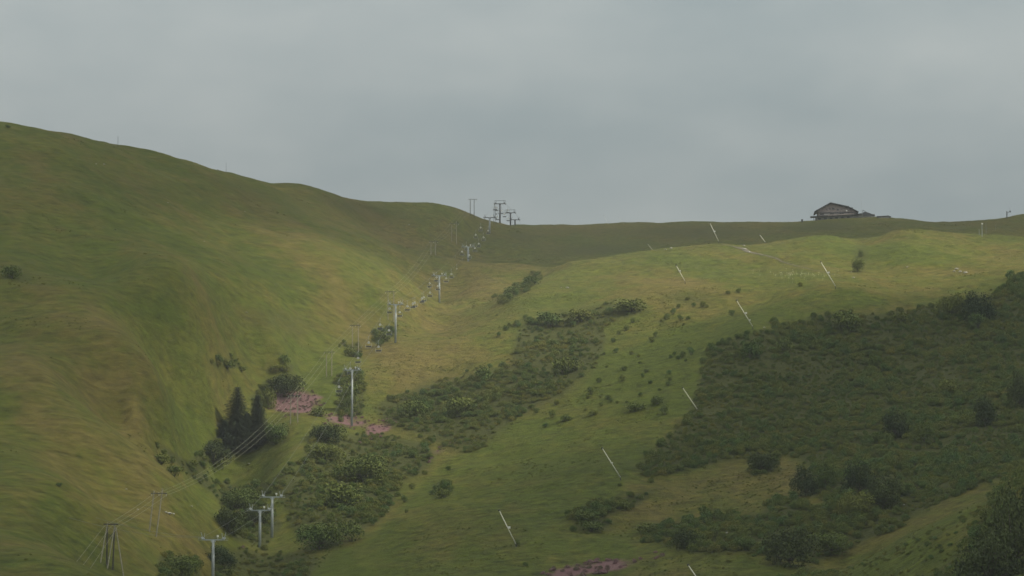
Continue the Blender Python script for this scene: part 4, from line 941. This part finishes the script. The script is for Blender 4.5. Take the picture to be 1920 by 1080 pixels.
for (px, by, ty, rd, lab) in [(1841.5,444,421,.16,'pale post with white head on the far slope below the right skyline'),(1836,440,430,.13,'shorter pale post left of the white headed post, far right'),(1849,438,417,.06,'thin leaning marker right of the white headed post, far right'),(1867,432,421,.06,'faint marker pole between white headed post and skyline mast')]:
    mast(px, by, ty, rd, lab, 'marker_pole', M_STEEL, None, 'pole', 'marker poles below the right skyline')
gg = hit(1841.5, 444); tag(MB().box((gg.x+0.1, gg.y-0.2, head_z(gg.y, 419.5)), (0.7, 0.4, 0.6)).build('signal_lamp_housing', M_WHITE), 'white box on top of the pale post at the far right', 'box')
# slender mast behind the left skyline tower
g = Vector((LX0+LM*1500+0.6, 1500, 0)); g.z = H(g.x, g.y); r = empty('lattice_mast', g, 'slender lattice mast rising behind the leftmost skyline lift tower', 'mast'); hz = head_z(1500, 380)-g.z
m = MB()
for sx in (-0.5, 0.5):
    m.tube((sx*1.3, 0, -0.3), (sx*0.7, 0, hz-3), 0.08); m.tube((sx*0.7, 0, hz-3), (0, 0, hz), 0.07)
for k in range(12): z_ = k*(hz-3)/12; m.tube((-0.6, 0, z_), (0.6, 0, z_+0.9), 0.05)
m.build('lattice', M_DARK, r); MB().box((0.9, 0, hz-4), (0.9, 0.5, 0.5)).box((0.9, 0, hz-6.5), (0.8, 0.5, 0.5)).box((0.8, 0, hz-9), (0.9, 0.5, 0.4)).build('working_platform', M_DARK, r)

# ------------------------------------------------------------------ path and stones
pp = [(1352,458),(1372,462),(1392,466),(1404,473),(1424,477),(1440,481),(1462,489),(1490,498),(1520,506),(1550,512),(1580,519)]
Pw = [hit(*q) for q in pp]; Vp = []; Wd = [0.5,0.8,2.4,2.6,1.2,0.9,0.7,0.55,0.45,0.35,0.2]; pts = []; ws = []
for i in range(len(Pw)-1):
    for k in range(14): f = k/14; pts.append(Pw[i].lerp(Pw[i+1], f)); ws.append(Wd[i]*(1-f)+Wd[i+1]*f)
for i, p in enumerate(pts):
    t_ = (pts[min(i+1, len(pts)-1)]-pts[max(i-1, 0)]); n_ = Vector((-t_.y, t_.x, 0)).normalized()
    for j in range(5): q_ = p + n_*ws[i]*(j/4-0.5)*(0.8+0.4*random.random())*1.1; Vp.append((q_.x, q_.y, H(q_.x, q_.y)+0.13))
Fp = [(i*5+j, i*5+j+1, i*5+j+6, i*5+j+5) for i in range(len(pts)-1) for j in range(4)]
tag(link('path', quad_mesh('path', Vp, Fp, simple_mat('trodden_earth', (0.10, 0.092, 0.06), 0.9, 0, 0.4, 0.6))), 'trodden earth path', kind='structure')
def rock_mesh(seed):
    bm = bmesh.new(); bmesh.ops.create_icosphere(bm, subdivisions=2, radius=1.0); r = random.Random(seed)
    for v in bm.verts: v.co *= 0.75+0.4*r.random(); v.co.z *= 0.65
    me = bpy.data.meshes.new('rock'); bm.to_mesh(me); bm.free(); me.materials.append(M_ROCK); return me
RM = [rock_mesh(k) for k in range(4)]
RK = [(1794,505,.9,'upper grey boulder of the outcrop on the right tawny bench'),(1789,509,.7,'left boulder of the outcrop on the right tawny bench'),(1801,510,.8,'middle pale boulder of the outcrop on the right tawny bench'),(1810,512,1.0,'right flat pale boulder of the outcrop on the tawny bench'),
 (1701,501,.45,'tiny white stone on the crest left of the bench outcrop'),(1600,521,.5,'white stone at the end of the path by the gully'),(1433,615,.45,'white stone beside the scrub corner, right of the lance foot'),
 (1064,540,.7,'flat pale stone on the left shoulder of the sunny hill'),(1052,540,.4,'small stone left of the flat pale stone, sunny hill'),(1258,466,.7,'dark topped rock on the crest of the sunny hill'),(1248,468,.5,'smaller rock left of the crest rock'),(1397,468,.9,'grey rock at the wide part of the path'),(1395,461,.6,'grey rock just above the wide part of the path'),(1404,473,.7,'lower grey rock beside the path'),
 (1895,854,1.1,'largest pale boulder among scrub near the right edge'),(1906,853,.9,'boulder right of the largest pale boulder, right edge'),(1885,858,.7,'boulder left of the largest pale boulder, right edge'),
 (1778,893,.6,'pale stone in the scrub below the dark bushy tree'),(1800,884,.55,'pale stone right of another in the scrub, below the dark bushy tree'),(1364,1000,.5,'white stone in the lower shrub belt, left one'),(1380,1003,.6,'white stone in the lower shrub belt, middle'),(1384,1007,.45,'white stone in the lower shrub belt, lowest'),(1405,1007,.4,'white stone in the lower shrub belt, right one'),
 (317,964,.7,'pale stone group leader on the lower left slope by the leaning poles'),(311,961,.45,'pale stone left of the bigger one, near the leaning poles'),(325,965,.45,'pale stone right of the bigger one, near the leaning poles'),
 (359,950,.35,'tiny white stone on the spur above the stream gully'),(237,918,.3,'tiny white stone on the left slope above the braced frame'),(258,957,.3,'tiny white stone just above the braced frame'),(467,870,.45,'white stone on the grass below the spruces'),(462,588,.35,'white stone in the dark patch, middle of the left hill'),(383,453,.35,'tiny white stone on the upper left hill, lower one'),(315,381,.4,'white stone on the upper left hill, middle one'),(459,397,.35,'white stone on the upper left hill, right one'),(195,309,.5,'grey white stone near the left skyline'),(180,308,.4,'grey stone left of the grey white stone near the skyline'),(767,422,.45,'white stone on the slope below the rounded skyline'),
 (1695,948,.35,'small white stone at the edge of the grassy spur'),(728,958,.3,'tiny white stone at the left edge of the piste')]
r0 = None
for i, (px, py, s_, lab) in enumerate(RK):
    g = hit(px, py)
    if r0 is None: o = r0 = link('boulder', RM[0])
    else: o = r0.copy(); COL.objects.link(o); o.data = RM[i % 4]
    o.location = (g.x, g.y, g.z+0.15*s_); o.scale = (s_*1.1, s_, s_*0.8); o.rotation_euler = (0, 0, random.random()*6); tag(o, lab, 'rock' if s_ >= .6 else 'stone', 'pale stones on the slopes')
# white umbels in the meadow by the path
fm = MB(); rr = random.Random(9)
for k in range(80):
    px = 1500+38*rr.gauss(0,1); py = 517+4.5*rr.gauss(0,1); g = hit(px, py); h_ = 0.5+0.5*rr.random(); fm.tube((g.x, g.y, g.z-0.1), (g.x, g.y, g.z+h_), 0.02, n=3); s_ = 0.05+0.10*rr.random()
    fm.face([(g.x-s_, g.y-s_*0.5, g.z+h_), (g.x+s_, g.y-s_*0.5, g.z+h_), (g.x+s_, g.y+s_*0.5, g.z+h_+s_*0.9), (g.x-s_, g.y+s_*0.5, g.z+h_+s_*0.9)])
tag(fm.build('white_flowers', simple_mat('umbel_white', (0.62, 0.64, 0.45), 0.8, 0, 0.1)), 'white flowers in the bright green meadow below the path', 'flowers', kind='stuff')
for o in scene.objects:
    if o.parent is None and 'label' in o and len(o['label'].replace('-', ' ').split()) > 16: print('LONG', o.name, o['label'])
